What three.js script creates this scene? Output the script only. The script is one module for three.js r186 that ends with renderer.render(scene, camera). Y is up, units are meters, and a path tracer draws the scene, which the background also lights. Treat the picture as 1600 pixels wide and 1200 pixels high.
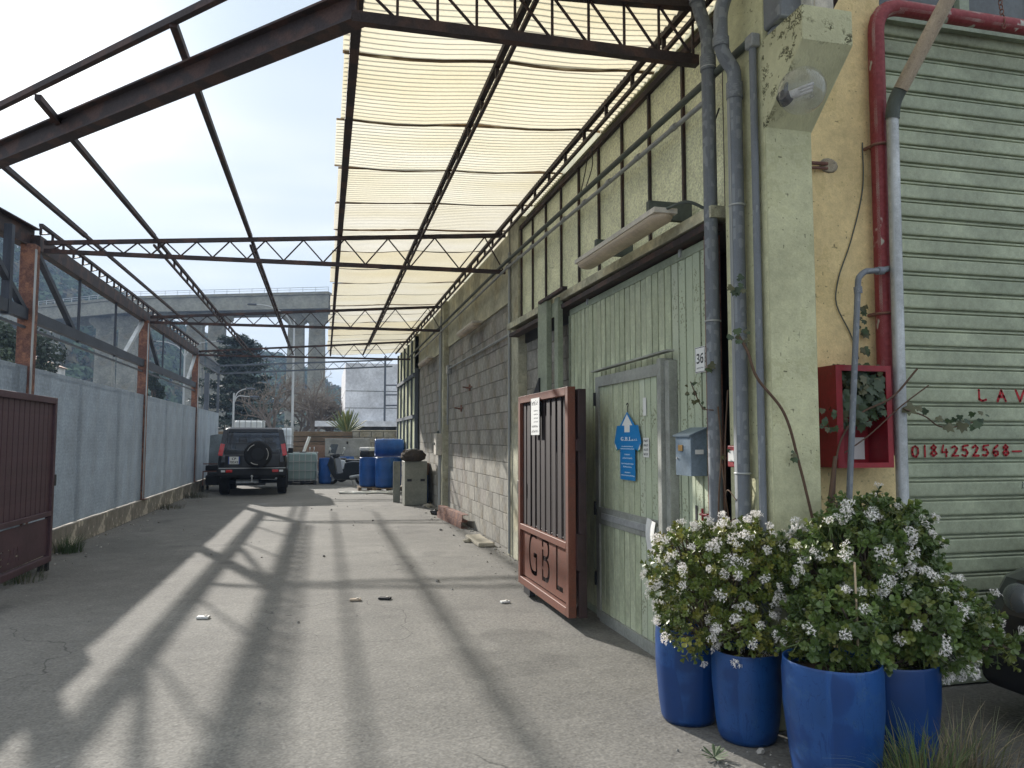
import * as THREE from 'three';
import { mergeGeometries } from 'three/addons/utils/BufferGeometryUtils.js';
import { RoundedBoxGeometry } from 'three/addons/geometries/RoundedBoxGeometry.js';
import { ImprovedNoise } from 'three/addons/math/ImprovedNoise.js';
import { FontLoader } from 'three/addons/loaders/FontLoader.js';

// ---------------------------------------------------------------- camera, sky, sun, exposure
const scene = new THREE.Scene();
const camera = new THREE.PerspectiveCamera(53.13, 4 / 3, 0.05, 3000);
camera.position.set(0, 1.6, 0);
camera.rotation.order = 'YXZ';
camera.rotation.set(THREE.MathUtils.degToRad(4.1), THREE.MathUtils.degToRad(-13.73), 0);

const SUN_AZ = THREE.MathUtils.degToRad(-20.3), SUN_EL = THREE.MathUtils.degToRad(23.9);
const sunDir = new THREE.Vector3(Math.sin(SUN_AZ) * Math.cos(SUN_EL), Math.sin(SUN_EL), -Math.cos(SUN_AZ) * Math.cos(SUN_EL));
const sun = new THREE.DirectionalLight(new THREE.Color().setRGB(1, 0.95, 0.88), 2.8);
sun.position.copy(sunDir).multiplyScalar(60).add(new THREE.Vector3(0, 0, -14));
sun.target.position.set(0, 0, -14);
sun.castShadow = true; sun.shadow.radius = 1.6; sun.shadow.mapSize.set(4096, 4096);
Object.assign(sun.shadow.camera, { left: -26, right: 26, top: 26, bottom: -26, near: 1, far: 160 });
scene.add(sun, sun.target);

const perlin = new ImprovedNoise();
function fbm3(x, y, z, o = 4) { let a = 0, w = 0.5, s = 1; for (let i = 0; i < o; i++) { a += w * perlin.noise(x * s, y * s, z * s + i * 7.3); s *= 2.03; w *= 0.5; } return a; }
function makeSky() {
  const W = 2048, Hh = 1024, d = new Float32Array(W * Hh * 4);
  for (let j = 0; j < Hh; j++) for (let i = 0; i < W; i++) {
    const el = ((j + 0.5) / Hh - 0.5) * Math.PI, az = ((i + 0.5) / W - 0.5) * 2 * Math.PI;
    const ce = Math.cos(el), x = ce * Math.cos(az), z = ce * Math.sin(az), y = Math.sin(el);
    const up = Math.max(y, 0);
    const t = Math.pow(1 - up, 3.2);
    let r = 0.25 + 0.055 * t, g = 0.293 + 0.06 * t, b = 0.338 + 0.05 * t;
    if (y > 0.0) {                                  // thin rippled cloud sheet, seen on a plane overhead
      const px = x / (y + 0.09), pz = z / (y + 0.09);
      const veil = fbm3(px * 0.55 + 3.1, pz * 0.55, 1.7, 4);
      const rip = fbm3(px * 1.7 + pz * 0.5, pz * 4.6 - px * 0.8, 5.1, 5);
      let c = 0.4 + 1.1 * veil + 1.15 * rip * THREE.MathUtils.smoothstep(veil, -0.25, 0.3);
      c = THREE.MathUtils.clamp(c, 0, 1) * THREE.MathUtils.smoothstep(y, 0.0, 0.08);
      r += (0.455 - r) * c * 0.9; g += (0.46 - g) * c * 0.9; b += (0.465 - b) * c * 0.9;
    }
    const dot = x * sunDir.x + y * sunDir.y + z * sunDir.z, ang = Math.acos(Math.min(1, dot)) * 180 / Math.PI;
    const glow = 1.2 * Math.exp(-ang / 3.2) + 0.09 * Math.exp(-ang / 9);
    r += glow; g += glow * 0.97; b += glow * 0.9;
    const k = (j * W + i) * 4; d[k] = r; d[k + 1] = g; d[k + 2] = b; d[k + 3] = 1;
  }
  const t = new THREE.DataTexture(d, W, Hh, THREE.RGBAFormat, THREE.FloatType);
  t.mapping = THREE.EquirectangularReflectionMapping; t.magFilter = t.minFilter = THREE.LinearFilter; t.wrapS = THREE.RepeatWrapping; t.needsUpdate = true;
  return t;
}
const skyTex = makeSky();
scene.background = skyTex; scene.environment = skyTex;
scene.backgroundIntensity = 1; scene.environmentIntensity = 1;
scene.fog = new THREE.FogExp2(new THREE.Color().setRGB(0.48, 0.67, 1.0), 0.0007);

const renderer = new THREE.WebGLRenderer({ antialias: true });
renderer.toneMapping = THREE.LinearToneMapping;
renderer.toneMappingExposure = 2.75;
renderer.shadowMap.enabled = true; renderer.shadowMap.type = THREE.PCFSoftShadowMap;

// ---------------------------------------------------------------- helpers
const V = (x, y, z) => new THREE.Vector3(x, y, z);
function rng(seed) { let a = seed >>> 0; return () => { a = (a + 0x6D2B79F5) >>> 0; let t = a; t = Math.imul(t ^ (t >>> 15), t | 1); t ^= t + Math.imul(t ^ (t >>> 7), t | 61); return ((t ^ (t >>> 14)) >>> 0) / 4294967296; }; }
const R = rng(20240611);
const rr = (a, b, f = R) => a + (b - a) * f();
const S2L = (r, g, b) => new THREE.Color().setRGB(r / 255, g / 255, b / 255, THREE.SRGBColorSpace);

// tileable value noise
function tileNoise(seed, P) {
  const f = rng(seed), g = new Float32Array(P * P); for (let i = 0; i < g.length; i++) g[i] = f();
  return (u, v) => {
    const x = u * P, y = v * P, xi = Math.floor(x), yi = Math.floor(y); let fx = x - xi, fy = y - yi; fx = fx * fx * (3 - 2 * fx); fy = fy * fy * (3 - 2 * fy);
    const m = (a) => ((a % P) + P) % P, at = (a, b) => g[m(b) * P + m(a)];
    return (at(xi, yi) * (1 - fx) + at(xi + 1, yi) * fx) * (1 - fy) + (at(xi, yi + 1) * (1 - fx) + at(xi + 1, yi + 1) * fx) * fy;
  };
}
function tileFbm(seed, P, o = 4) { const n = []; for (let i = 0; i < o; i++) n.push(tileNoise(seed + i * 31, P << i)); let tot = 0; for (let i = 0; i < o; i++) tot += 0.5 ** i; return (u, v) => { let s = 0; for (let i = 0; i < o; i++) s += n[i](u, v) * 0.5 ** i; return s / tot; }; }
function tex(w, h, fn, srgb = true) {
  const d = new Uint8Array(w * h * 4);
  for (let j = 0; j < h; j++) for (let i = 0; i < w; i++) { const c = fn((i + 0.5) / w, (j + 0.5) / h), k = (j * w + i) * 4; if (typeof c === 'number') d[k] = d[k + 1] = d[k + 2] = Math.max(0, Math.min(255, c)); else { d[k] = Math.max(0, Math.min(255, c[0])); d[k + 1] = Math.max(0, Math.min(255, c[1])); d[k + 2] = Math.max(0, Math.min(255, c[2])); } d[k + 3] = 255; }
  const t = new THREE.DataTexture(d, w, h); t.wrapS = t.wrapT = THREE.RepeatWrapping; t.magFilter = THREE.LinearFilter; t.minFilter = THREE.LinearMipmapLinearFilter; t.generateMipmaps = true;
  if (srgb) t.colorSpace = THREE.SRGBColorSpace; t.needsUpdate = true; return t;
}
const ss = THREE.MathUtils.smoothstep, mixn = (a, b, t) => a + (b - a) * t;
const T = {};
{ // asphalt (tile 8 m): binder with pale and dark stones, worn and patched areas, oil spots, hairline cracks
  const lo = tileFbm(11, 3, 4), mi = tileFbm(12, 40, 3), fi = tileNoise(13, 900), fi2 = tileNoise(14, 520), oil = tileFbm(16, 9, 3), ck = tileFbm(17, 5, 5), mask = tileFbm(18, 4, 3), worn = tileFbm(19, 7, 4);
  const patch = (u, v) => { const w = (worn(u, v) - 0.5) * 0.012; return (u + w > 0.12 && u + w < 0.31 && v + w > 0.55 && v + w < 0.83) ? 1 : (u + w > 0.58 && u + w < 0.8 && v + w > 0.1 && v + w < 0.24) ? -1 : 0; };
  T.asphalt = tex(1536, 1536, (u, v) => { let g = 205 + (lo(u, v) - 0.5) * 44 + (mi(u, v) - 0.5) * 30 + (worn(u, v) - 0.5) * 34; const p = fi(u, v), q = fi2(u, v); g += (p - 0.5) * 50 + (q - 0.5) * 22; if (q > 0.9) g += (q - 0.9) * 240; if (q < 0.08) g -= (0.08 - q) * 420; g += patch(u, v) * 9; const o = ss(oil(u, v), 0.69, 0.78); g -= o * 20; const c = Math.abs(ck(u, v) - 0.5), m = ss(mask(u, v), 0.52, 0.6); if (c < 0.0035) g -= 70 * m * (1 - c / 0.0035); return [g * 0.998, g * 0.992, g * 0.972]; });
  T.asphaltB = tex(1024, 1024, (u, v) => 128 + (fi2(u, v) - 0.5) * 130 + (fi(u, v) - 0.5) * 110 + (mi(u, v) - 0.5) * 40, false);
}
{ const a = tileFbm(21, 4, 6), b = tileFbm(22, 40, 3), c = tileNoise(23, 180);
  T.grunge = tex(512, 512, (u, v) => { const g = 222 + (a(u, v) - 0.5) * 70 + (b(u, v) - 0.5) * 36 + (c(u, v) - 0.5) * 20; return [g, g * 0.995, g * 0.985]; });
  T.grungeB = tex(512, 512, (u, v) => 128 + (b(u, v) - 0.5) * 130 + (c(u, v) - 0.5) * 90, false); }
{ const a = tileFbm(31, 3, 6), b = tileFbm(32, 20, 4), pit = tileNoise(33, 90), c = tileNoise(34, 256), st = tileFbm(35, 3, 5);
  T.concrete = tex(512, 512, (u, v) => { let g = 205 + (a(u, v) - 0.5) * 95 + (b(u, v) - 0.5) * 60 + (c(u, v) - 0.5) * 36; const p = pit(u, v); if (p > 0.9) g -= (p - 0.9) * 600; const w = ss(st(u, v), 0.55, 0.75) * 14; return [g + w, g * 0.985 + w * 0.6, g * 0.95]; });
  T.concreteB = tex(512, 512, (u, v) => 128 + (b(u, v) - 0.5) * 100 + (c(u, v) - 0.5) * 110 - (pit(u, v) > 0.9 ? 70 : 0), false); }
{ const a = tileFbm(41, 6, 6), b = tileFbm(42, 24, 4), c = tileNoise(43, 128);
  // maroon paint with rust breaking through
  T.rust = tex(512, 512, (u, v) => { const k = ss(a(u, v) * 0.6 + b(u, v) * 0.4, 0.4, 0.66), n = (c(u, v) - 0.5) * 26; return [mixn(104, 146, k) + n, mixn(74, 104, k) + n * 0.8, mixn(66, 84, k) + n * 0.7]; });
  T.paintRed = tex(512, 512, (u, v) => { const k = ss(b(u, v) * 0.6 + a(u, v) * 0.4, 0.5, 0.62) * 0.55, n = (c(u, v) - 0.5) * 12; return [mixn(112, 98, k) + n, mixn(64, 64, k) + n, mixn(46, 50, k) + n]; }); 
  T.darkSteel = tex(512, 512, (u, v) => { const k = ss(a(u, v), 0.46, 0.66), n = (c(u, v) - 0.5) * 16; return [mixn(52, 78, k) + n, mixn(42, 56, k) + n, mixn(43, 50, k) + n]; });
  // chipped red lead over green-white
  T.chip = tex(512, 512, (u, v) => { const k = ss(tileFbmChip(u, v), 0.57, 0.6), n = (c(u, v) - 0.5) * 20; return [mixn(132, 176, k) + n, mixn(48, 176, k) + n, mixn(52, 165, k) + n]; }); }
function tileFbmChip(u, v) { if (!tileFbmChip.f) { tileFbmChip.f = tileFbm(47, 10, 4); tileFbmChip.g = tileFbm(48, 3, 3); } return tileFbmChip.f(u * 2 % 1, v % 1) * 0.65 + tileFbmChip.g(u, v) * 0.35; }
{ // painted boards with flaked specks (map tints the paint); flakes cluster
  const a = tileFbm(51, 3, 5), f = tileFbm(52, 90, 3), l = tileFbm(53, 5, 3), s = tileNoise(54, 200);
  T.flake = tex(512, 512, (u, v) => { let g = 226 + (a(u, v) - 0.5) * 44 + (s(u, v) - 0.5) * 12; const k = ss(f(u, v) * 0.55 + l(u, v) * 0.45, 0.665, 0.69) * 0.75; return [mixn(g, 150, k), mixn(g, 148, k), mixn(g * 0.99, 134, k)]; }); }
{ // patterned cast glass
  const a = tileNoise(61, 64), b = tileNoise(62, 120), c = tileFbm(63, 4, 4);
  T.glassB = tex(512, 512, (u, v) => 128 + (a(u, v) - 0.5) * 170 + (b(u, v) - 0.5) * 80, false);
  T.glassC = tex(512, 512, (u, v) => { const g = 232 + (a(u, v) - 0.5) * 46 + (b(u, v) - 0.5) * 46 + (c(u, v) - 0.5) * 50; return [g, g, g * 0.96]; }); }
{ // woven shade net
  const a = tileFbm(71, 4, 5), s = tileNoise(72, 110), s2 = tileNoise(73, 40);
  T.net = tex(512, 512, (u, v) => { const w = Math.sin(u * Math.PI * 2 * 30 + Math.sin(v * 12.566) * 0.6) * 15 + Math.sin(v * Math.PI * 2 * 22 + Math.sin(u * 31.4) * 0.8) * 6; const g = 212 + w * 0.7 + (a(u, v) - 0.5) * 60 + (s(u, v) - 0.5) * 34 + (s2(u, v) - 0.5) * 26; return [g, g, g * 0.99]; });
}
{ // corrugated fibreglass: cloudy, with mould lines near the laps added per sheet by uv (v across the lap)
  const a = tileFbm(81, 3, 5), s = tileNoise(82, 240), e = tileFbm(83, 14, 4), e2 = tileFbm(84, 5, 4);
  T.sheet = tex(1024, 512, (u, v) => { let g = 226 + (s(u, v) - 0.5) * 10; const yl = (a(u, v) - 0.5) * 34; const edge = Math.min(v, 1 - v); const m = ss(0.018 + 0.03 * Math.max(0, e2(u, 0.3) - 0.45) * 4 + (e(u, v) - 0.5) * 0.05 - edge, -0.004, 0.02) ; return [mixn(g + yl * 0.35, 104, m), mixn(g * 0.985 + yl * 0.5, 88, m), mixn(g * 0.955 + yl, 70, m)]; });
}
{ const a = tileFbm(101, 3, 6), b = tileFbm(102, 30, 4), c = tileNoise(103, 200), d = tileNoise(104, 70), e = tileFbm(105, 5, 4);
  T.speck = tex(640, 640, (u, v) => { let g = 224 + (a(u, v) - 0.5) * 66 + (b(u, v) - 0.5) * 34 + (c(u, v) - 0.5) * 14; const p = d(u, v); if (p > 0.93 && e(u, v) > 0.48) g -= (p - 0.93) * 1700; const w = ss(e(u, v) * 0.6 + b(u, v) * 0.4, 0.6, 0.66) * 16; return [g - w, g * 0.995 - w, g * 0.985 - w * 1.2]; });
  T.mould = tex(512, 512, (u, v) => { const g = 224 + (a(u, v) - 0.5) * 60 + (b(u, v) - 0.5) * 30; const k = ss(b(u, v) * 0.5 + e(u, v) * 0.5, 0.5, 0.6) * ss(c(u, v), 0.25, 0.6) * ss(a(u + 0.3, v), 0.42, 0.56) * 0.8; return [mixn(g, 74, k), mixn(g * 0.995, 72, k), mixn(g * 0.985, 62, k)]; });
  const s1 = tileFbm(106, 6, 4), s2 = tileNoise(107, 24); T.streak = tex(512, 512, (u, v) => { const g = 205 + (s1(u, v * 0.25) - 0.5) * 60 + (c(u, v) - 0.5) * 14; const k = ss(s1(u * 2 % 1, v * 0.5) * 0.6 + s2(u, v) * 0.4, 0.56, 0.62); return [mixn(g, 250, k * 0.8), mixn(g, 248, k * 0.8), mixn(g, 240, k * 0.8)]; }); }
function mat(color, o = {}) { const m = new THREE.MeshStandardMaterial({ roughness: 0.85, ...o }); if (color) m.color.copy(color); return m; }
function phys(color, o = {}) { const m = new THREE.MeshPhysicalMaterial({ roughness: 0.85, ...o }); if (color) m.color.copy(color); return m; }
const M = {};
M.asphalt = mat(S2L(143, 141, 137), { map: T.asphalt, bumpMap: T.asphaltB, bumpScale: 0.004, roughness: 0.93 });
{ const a = tileFbm(121, 4, 5), b = tileFbm(122, 22, 4), c = tileNoise(123, 160), d = tileFbm(124, 60, 2); T.scuff = tex(512, 512, (u, v) => { let g = 214 + (a(u, v) - 0.5) * 70; const sc = ss(Math.abs(d(u, v * 0.2) - 0.5), 0.02, 0.0) * ss(a(v, u), 0.5, 0.6); const dirt = ss(b(u, v) * 0.6 + a(u, v) * 0.4, 0.55, 0.66) * ss(c(u, v), 0.2, 0.7); const k = g / 214; return [mixn(11 * k, 104, dirt * 0.16) + sc * 14, mixn(58 * k, 104, dirt * 0.16) + sc * 14, mixn(116 * k, 104, dirt * 0.16) + sc * 14]; }); }
M.block = [0, 1, 2, 3, 4].map((i) => mat(S2L(...[[175, 174, 170], [180, 179, 174], [170, 169, 166], [175, 171, 168], [183, 181, 176]][i]), { map: T.concrete, bumpMap: T.concreteB, bumpScale: 0.006, roughness: 0.95 }));
M.mortar = mat(S2L(160, 158, 153), { map: T.concrete, bumpMap: T.concreteB, bumpScale: 0.004, roughness: 0.97 });
M.concrete = mat(S2L(204, 199, 186), { map: T.concrete, bumpMap: T.concreteB, bumpScale: 0.005, roughness: 0.95 });
M.plaster = mat(S2L(200, 200, 172), { map: T.grunge, bumpMap: T.grungeB, bumpScale: 0.003, roughness: 0.92 });
M.plasterBand = mat(S2L(216, 216, 196), { map: T.concrete, bumpMap: T.concreteB, bumpScale: 0.004, roughness: 0.93 });
M.corbel = mat(S2L(221, 221, 184), { map: T.mould, bumpMap: T.grungeB, bumpScale: 0.004, roughness: 0.94 });
M.pillar = mat(S2L(221, 221, 182), { map: T.speck, bumpMap: T.grungeB, bumpScale: 0.004, roughness: 0.92 });
M.yellow = mat(S2L(252, 228, 172), { map: T.speck, bumpMap: T.grungeB, bumpScale: 0.003, roughness: 0.93 });
M.doorClean = mat(S2L(214, 222, 191), { map: T.grunge, roughness: 0.6 });
M.doorClean2 = mat(S2L(207, 216, 184), { map: T.grunge, roughness: 0.6 });
M.door = mat(S2L(210, 220, 192), { map: T.flake, roughness: 0.62 });
M.doorB = mat(S2L(204, 214, 187), { map: T.flake, roughness: 0.66 });
M.doorC = mat(S2L(215, 223, 198), { map: T.flake, roughness: 0.6 });
M.doorFrame = mat(S2L(174, 177, 170), { map: T.grunge, bumpMap: T.grungeB, bumpScale: 0.001, roughness: 0.6 });
M.greenSteel = mat(S2L(166, 176, 154), { map: T.grunge, roughness: 0.6 });
M.shutter = [0, 1, 2].map((i) => mat(S2L(...[[182, 191, 163], [177, 187, 160], [186, 195, 167]][i]), { map: T.grunge, roughness: 0.55 }));
M.galv = mat(S2L(204, 208, 210), { map: T.grunge, roughness: 0.42, metalness: 0.25 });
M.pvc = mat(S2L(140, 146, 154), { map: T.streak, bumpMap: T.grungeB, bumpScale: 0.001, roughness: 0.6 });
M.pvcLight = mat(S2L(168, 172, 174), { map: T.grunge, roughness: 0.6 });
M.beige = mat(S2L(208, 192, 174), { map: T.concrete, roughness: 0.8 });
M.redPipe = mat(S2L(255, 255, 255), { map: T.chip, roughness: 0.6 });
M.rust = mat(S2L(255, 255, 255), { map: T.rust, bumpMap: T.grungeB, bumpScale: 0.001, roughness: 0.85 });
M.darkSteel = mat(S2L(255, 255, 255), { map: T.darkSteel, roughness: 0.7 });
M.greySteel = mat(S2L(96, 104, 116), { map: T.grunge, roughness: 0.6 });
{ const a = tileFbm(91, 4, 5), b = tileFbm(92, 16, 4), c = tileNoise(93, 160); T.lowWall = tex(1024, 256, (u, v) => { let g = 176 + (a(u, v) - 0.5) * 60 + (b(u, v) - 0.5) * 50 + (c(u, v) - 0.5) * 24; const w = ss(b(u, v) * 0.5 + a(u, v) * 0.5, 0.56, 0.6), d = ss(a(v, u) * 0.6 + b(u, v) * 0.4, 0.55, 0.68); g = mixn(g, 238, w); g = mixn(g, 116, d * 0.6 * (1 - w)); return [g, g * 0.97, g * 0.91]; }); }
M.lowWall = mat(S2L(216, 212, 206), { map: T.lowWall, bumpMap: T.concreteB, bumpScale: 0.004, roughness: 0.95 });
M.slate = mat(S2L(66, 74, 88), { map: T.grunge, roughness: 0.6 });
M.gateRed = mat(S2L(255, 255, 255), { map: T.paintRed, roughness: 0.6 });
M.gateDark = mat(S2L(66, 46, 45), { map: T.grunge, roughness: 0.6 });
M.gateBar = mat(S2L(42, 27, 27), { map: T.grunge, roughness: 0.7 });
M.gatePlum = mat(S2L(96, 68, 76), { map: T.grunge, roughness: 0.6 });
M.glassPanel = phys(S2L(248, 251, 220), { map: T.glassC, bumpMap: T.glassB, bumpScale: 0.006, roughness: 0.3 });
M.sheet = [0, 1, 2].map((i) => phys(S2L(...[[251, 248, 233], [249, 243, 222], [252, 250, 240]][i]), { map: T.sheet, roughness: 1, transmission: 0.6, thickness: 0 }));
M.net = phys(S2L(146, 160, 174), { map: T.net, roughness: 1, transmission: 0.3, thickness: 0 });
M.black = mat(S2L(26, 27, 30), { roughness: 0.55 });
M.rubber = mat(S2L(30, 30, 32), { roughness: 0.9, map: T.grunge });
M.white = mat(S2L(232, 232, 228), { map: T.grunge, roughness: 0.6 });
M.paper = mat(S2L(222, 222, 218), { roughness: 0.9 });
M.lampBody = mat(S2L(220, 214, 202), { map: T.grunge, roughness: 0.6 });
M.lampCover = mat(S2L(214, 196, 172), { map: T.grunge, roughness: 0.45 });
M.bracket = mat(S2L(96, 104, 98), { map: T.grunge, roughness: 0.7 });
M.blue = phys(S2L(255, 255, 255), { map: T.scuff, roughness: 0.45 });
M.blueDrum = phys(S2L(34, 96, 176), { map: T.grunge, roughness: 0.45 });
M.mailbox = mat(S2L(134, 152, 168), { map: T.grunge, roughness: 0.4 });
M.hydrant = mat(S2L(158, 34, 44), { map: T.grunge, roughness: 0.5 });
M.soil = mat(S2L(70, 55, 42), { map: T.concrete, roughness: 1 });
M.bark = mat(S2L(124, 112, 100), { map: T.concrete, roughness: 0.95 });

function wuv(g, sc = 1, ox = 0, oy = 0) { // uv in metres by the face's main axis
  const p = g.attributes.position, n = g.attributes.normal, uv = new Float32Array(p.count * 2);
  for (let i = 0; i < p.count; i++) { const ax = Math.abs(n.getX(i)), ay = Math.abs(n.getY(i)), az = Math.abs(n.getZ(i)); let u, v; if (ax >= ay && ax >= az) { u = p.getZ(i); v = p.getY(i); } else if (ay >= az) { u = p.getX(i); v = p.getZ(i); } else { u = p.getX(i); v = p.getY(i); } uv[2 * i] = u * sc + ox; uv[2 * i + 1] = v * sc + oy; }
  g.setAttribute('uv', new THREE.BufferAttribute(uv, 2)); return g;
}
const flat = (g) => { const q = g.index ? g.toNonIndexed() : g; for (const k of Object.keys(q.attributes)) if (!['position', 'normal', 'uv'].includes(k)) q.deleteAttribute(k); if (!q.attributes.uv) q.setAttribute('uv', new THREE.BufferAttribute(new Float32Array(q.attributes.position.count * 2), 2)); return q; };
const join = (list) => (list.length === 1 ? flat(list[0]) : mergeGeometries(list.map(flat)));
function box(x0, x1, y0, y1, z0, z1) { const g = new THREE.BoxGeometry(Math.abs(x1 - x0), Math.abs(y1 - y0), Math.abs(z1 - z0)); g.translate((x0 + x1) / 2, (y0 + y1) / 2, (z0 + z1) / 2); return g; }
function rbox(x0, x1, y0, y1, z0, z1, r = 0.01, s = 2) { const w = Math.abs(x1 - x0), h = Math.abs(y1 - y0), d = Math.abs(z1 - z0); const g = new RoundedBoxGeometry(w, h, d, s, Math.min(r, w / 2.01, h / 2.01, d / 2.01)); g.translate((x0 + x1) / 2, (y0 + y1) / 2, (z0 + z1) / 2); return g; }
function bar(p, q, w, h, up = V(0, 1, 0)) { // box section from p to q; w across, h along up
  const d = q.clone().sub(p), L = d.length(), zAx = d.clone().normalize(); let xAx = up.clone().cross(zAx); if (xAx.lengthSq() < 1e-6) xAx = V(1, 0, 0).cross(zAx); xAx.normalize(); const yAx = zAx.clone().cross(xAx);
  const g = new THREE.BoxGeometry(w, h, L); g.applyMatrix4(new THREE.Matrix4().makeBasis(xAx, yAx, zAx)); g.translate((p.x + q.x) / 2, (p.y + q.y) / 2, (p.z + q.z) / 2); return g;
}
function rod(p, q, r0, r1 = r0, n = 8) { const d = q.clone().sub(p), g = new THREE.CylinderGeometry(r1, r0, d.length(), n, 1); g.applyQuaternion(new THREE.Quaternion().setFromUnitVectors(V(0, 1, 0), d.clone().normalize())); g.translate((p.x + q.x) / 2, (p.y + q.y) / 2, (p.z + q.z) / 2); return g; }
function pipe(pts, r, seg = 12, bend = 0.08) { // polyline with rounded corners
  const c = new THREE.CurvePath(); let prev = pts[0];
  for (let i = 1; i < pts.length - 1; i++) { const a = pts[i].clone().sub(prev), b = pts[i + 1].clone().sub(pts[i]); const k = Math.min(bend, a.length() * 0.49, b.length() * 0.49); const s = pts[i].clone().addScaledVector(a.normalize(), -k), e = pts[i].clone().addScaledVector(b.normalize(), k); c.add(new THREE.LineCurve3(prev, s)); c.add(new THREE.QuadraticBezierCurve3(s, pts[i], e)); prev = e; }
  c.add(new THREE.LineCurve3(prev, pts[pts.length - 1]));
  const list = c.curves.map((k) => new THREE.TubeGeometry(k, k.isLineCurve3 ? 1 : 6, r, seg, false));
  return join(list);
}
function curveTube(pts, r, n = 24, seg = 6) { return new THREE.TubeGeometry(new THREE.CatmullRomCurve3(pts), n, r, seg, false); }
const counters = {};
function numbered(name) { const c = counters[name] = (counters[name] ?? -1) + 1; return c ? `${name}_${String(c).padStart(3, '0')}` : name; }
function part(name, geos, m, parent, label) { const g = Array.isArray(geos) ? join(geos) : geos; const o = new THREE.Mesh(g, m); o.name = name; o.castShadow = o.receiveShadow = true; if (label) o.userData.label = label; parent.add(o); return o; }
function thing(name, label, category, pos = [0, 0, 0], turn = 0, group) { const o = new THREE.Group(); o.name = numbered(name); o.position.set(...pos); o.rotation.y = turn; o.userData = { label, category }; if (group) o.userData.group = group; scene.add(o); return o; }
function single(name, geos, m, label, category, group) { const o = part(numbered(name), geos, m, scene); o.userData = { label, category }; if (group) o.userData.group = group; return o; }
function struct(name, geos, m) { const o = part(name, geos, m, scene); o.userData = { kind: 'structure' }; return o; }
function stuff(o) { o.userData.kind = 'stuff'; return o; }
function rebase(g, pos) { return g.translate(-pos[0], -pos[1], -pos[2]); }
// ---------------------------------------------------------------- ground
{
  const axis = (fine0, fine1, step, far) => { const a = []; for (let v = fine0; v <= fine1 + 1e-6; v += step) a.push(v); let s = step, v = fine1; while (v < far) { s *= 1.5; v += s; a.push(v); } s = step; v = fine0; while (v > -far) { s *= 1.5; v -= s; a.unshift(v); } return a; };
  const xs = axis(-6, 7, 0.5, 620), zs = axis(-34, 2, 0.5, 620), pos = [], uv = [], idx = [], nx = xs.length;
  for (const z of zs) for (const x of xs) {
    pos.push(x, 0, z); uv.push(x / 8 + 0.37, z / 8 + 0.11);
  }
  for (let j = 0; j < zs.length - 1; j++) for (let i = 0; i < nx - 1; i++) { const a = j * nx + i; idx.push(a, a + nx, a + 1, a + 1, a + nx, a + nx + 1); }
  const g = new THREE.BufferGeometry(); g.setAttribute('position', new THREE.Float32BufferAttribute(pos, 3)); g.setAttribute('uv', new THREE.Float32BufferAttribute(uv, 2)); g.setIndex(idx); g.computeVertexNormals();
  const o = new THREE.Mesh(g, M.asphalt); o.name = 'ground'; o.receiveShadow = true; o.userData = { kind: 'structure' }; scene.add(o);
}

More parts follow.
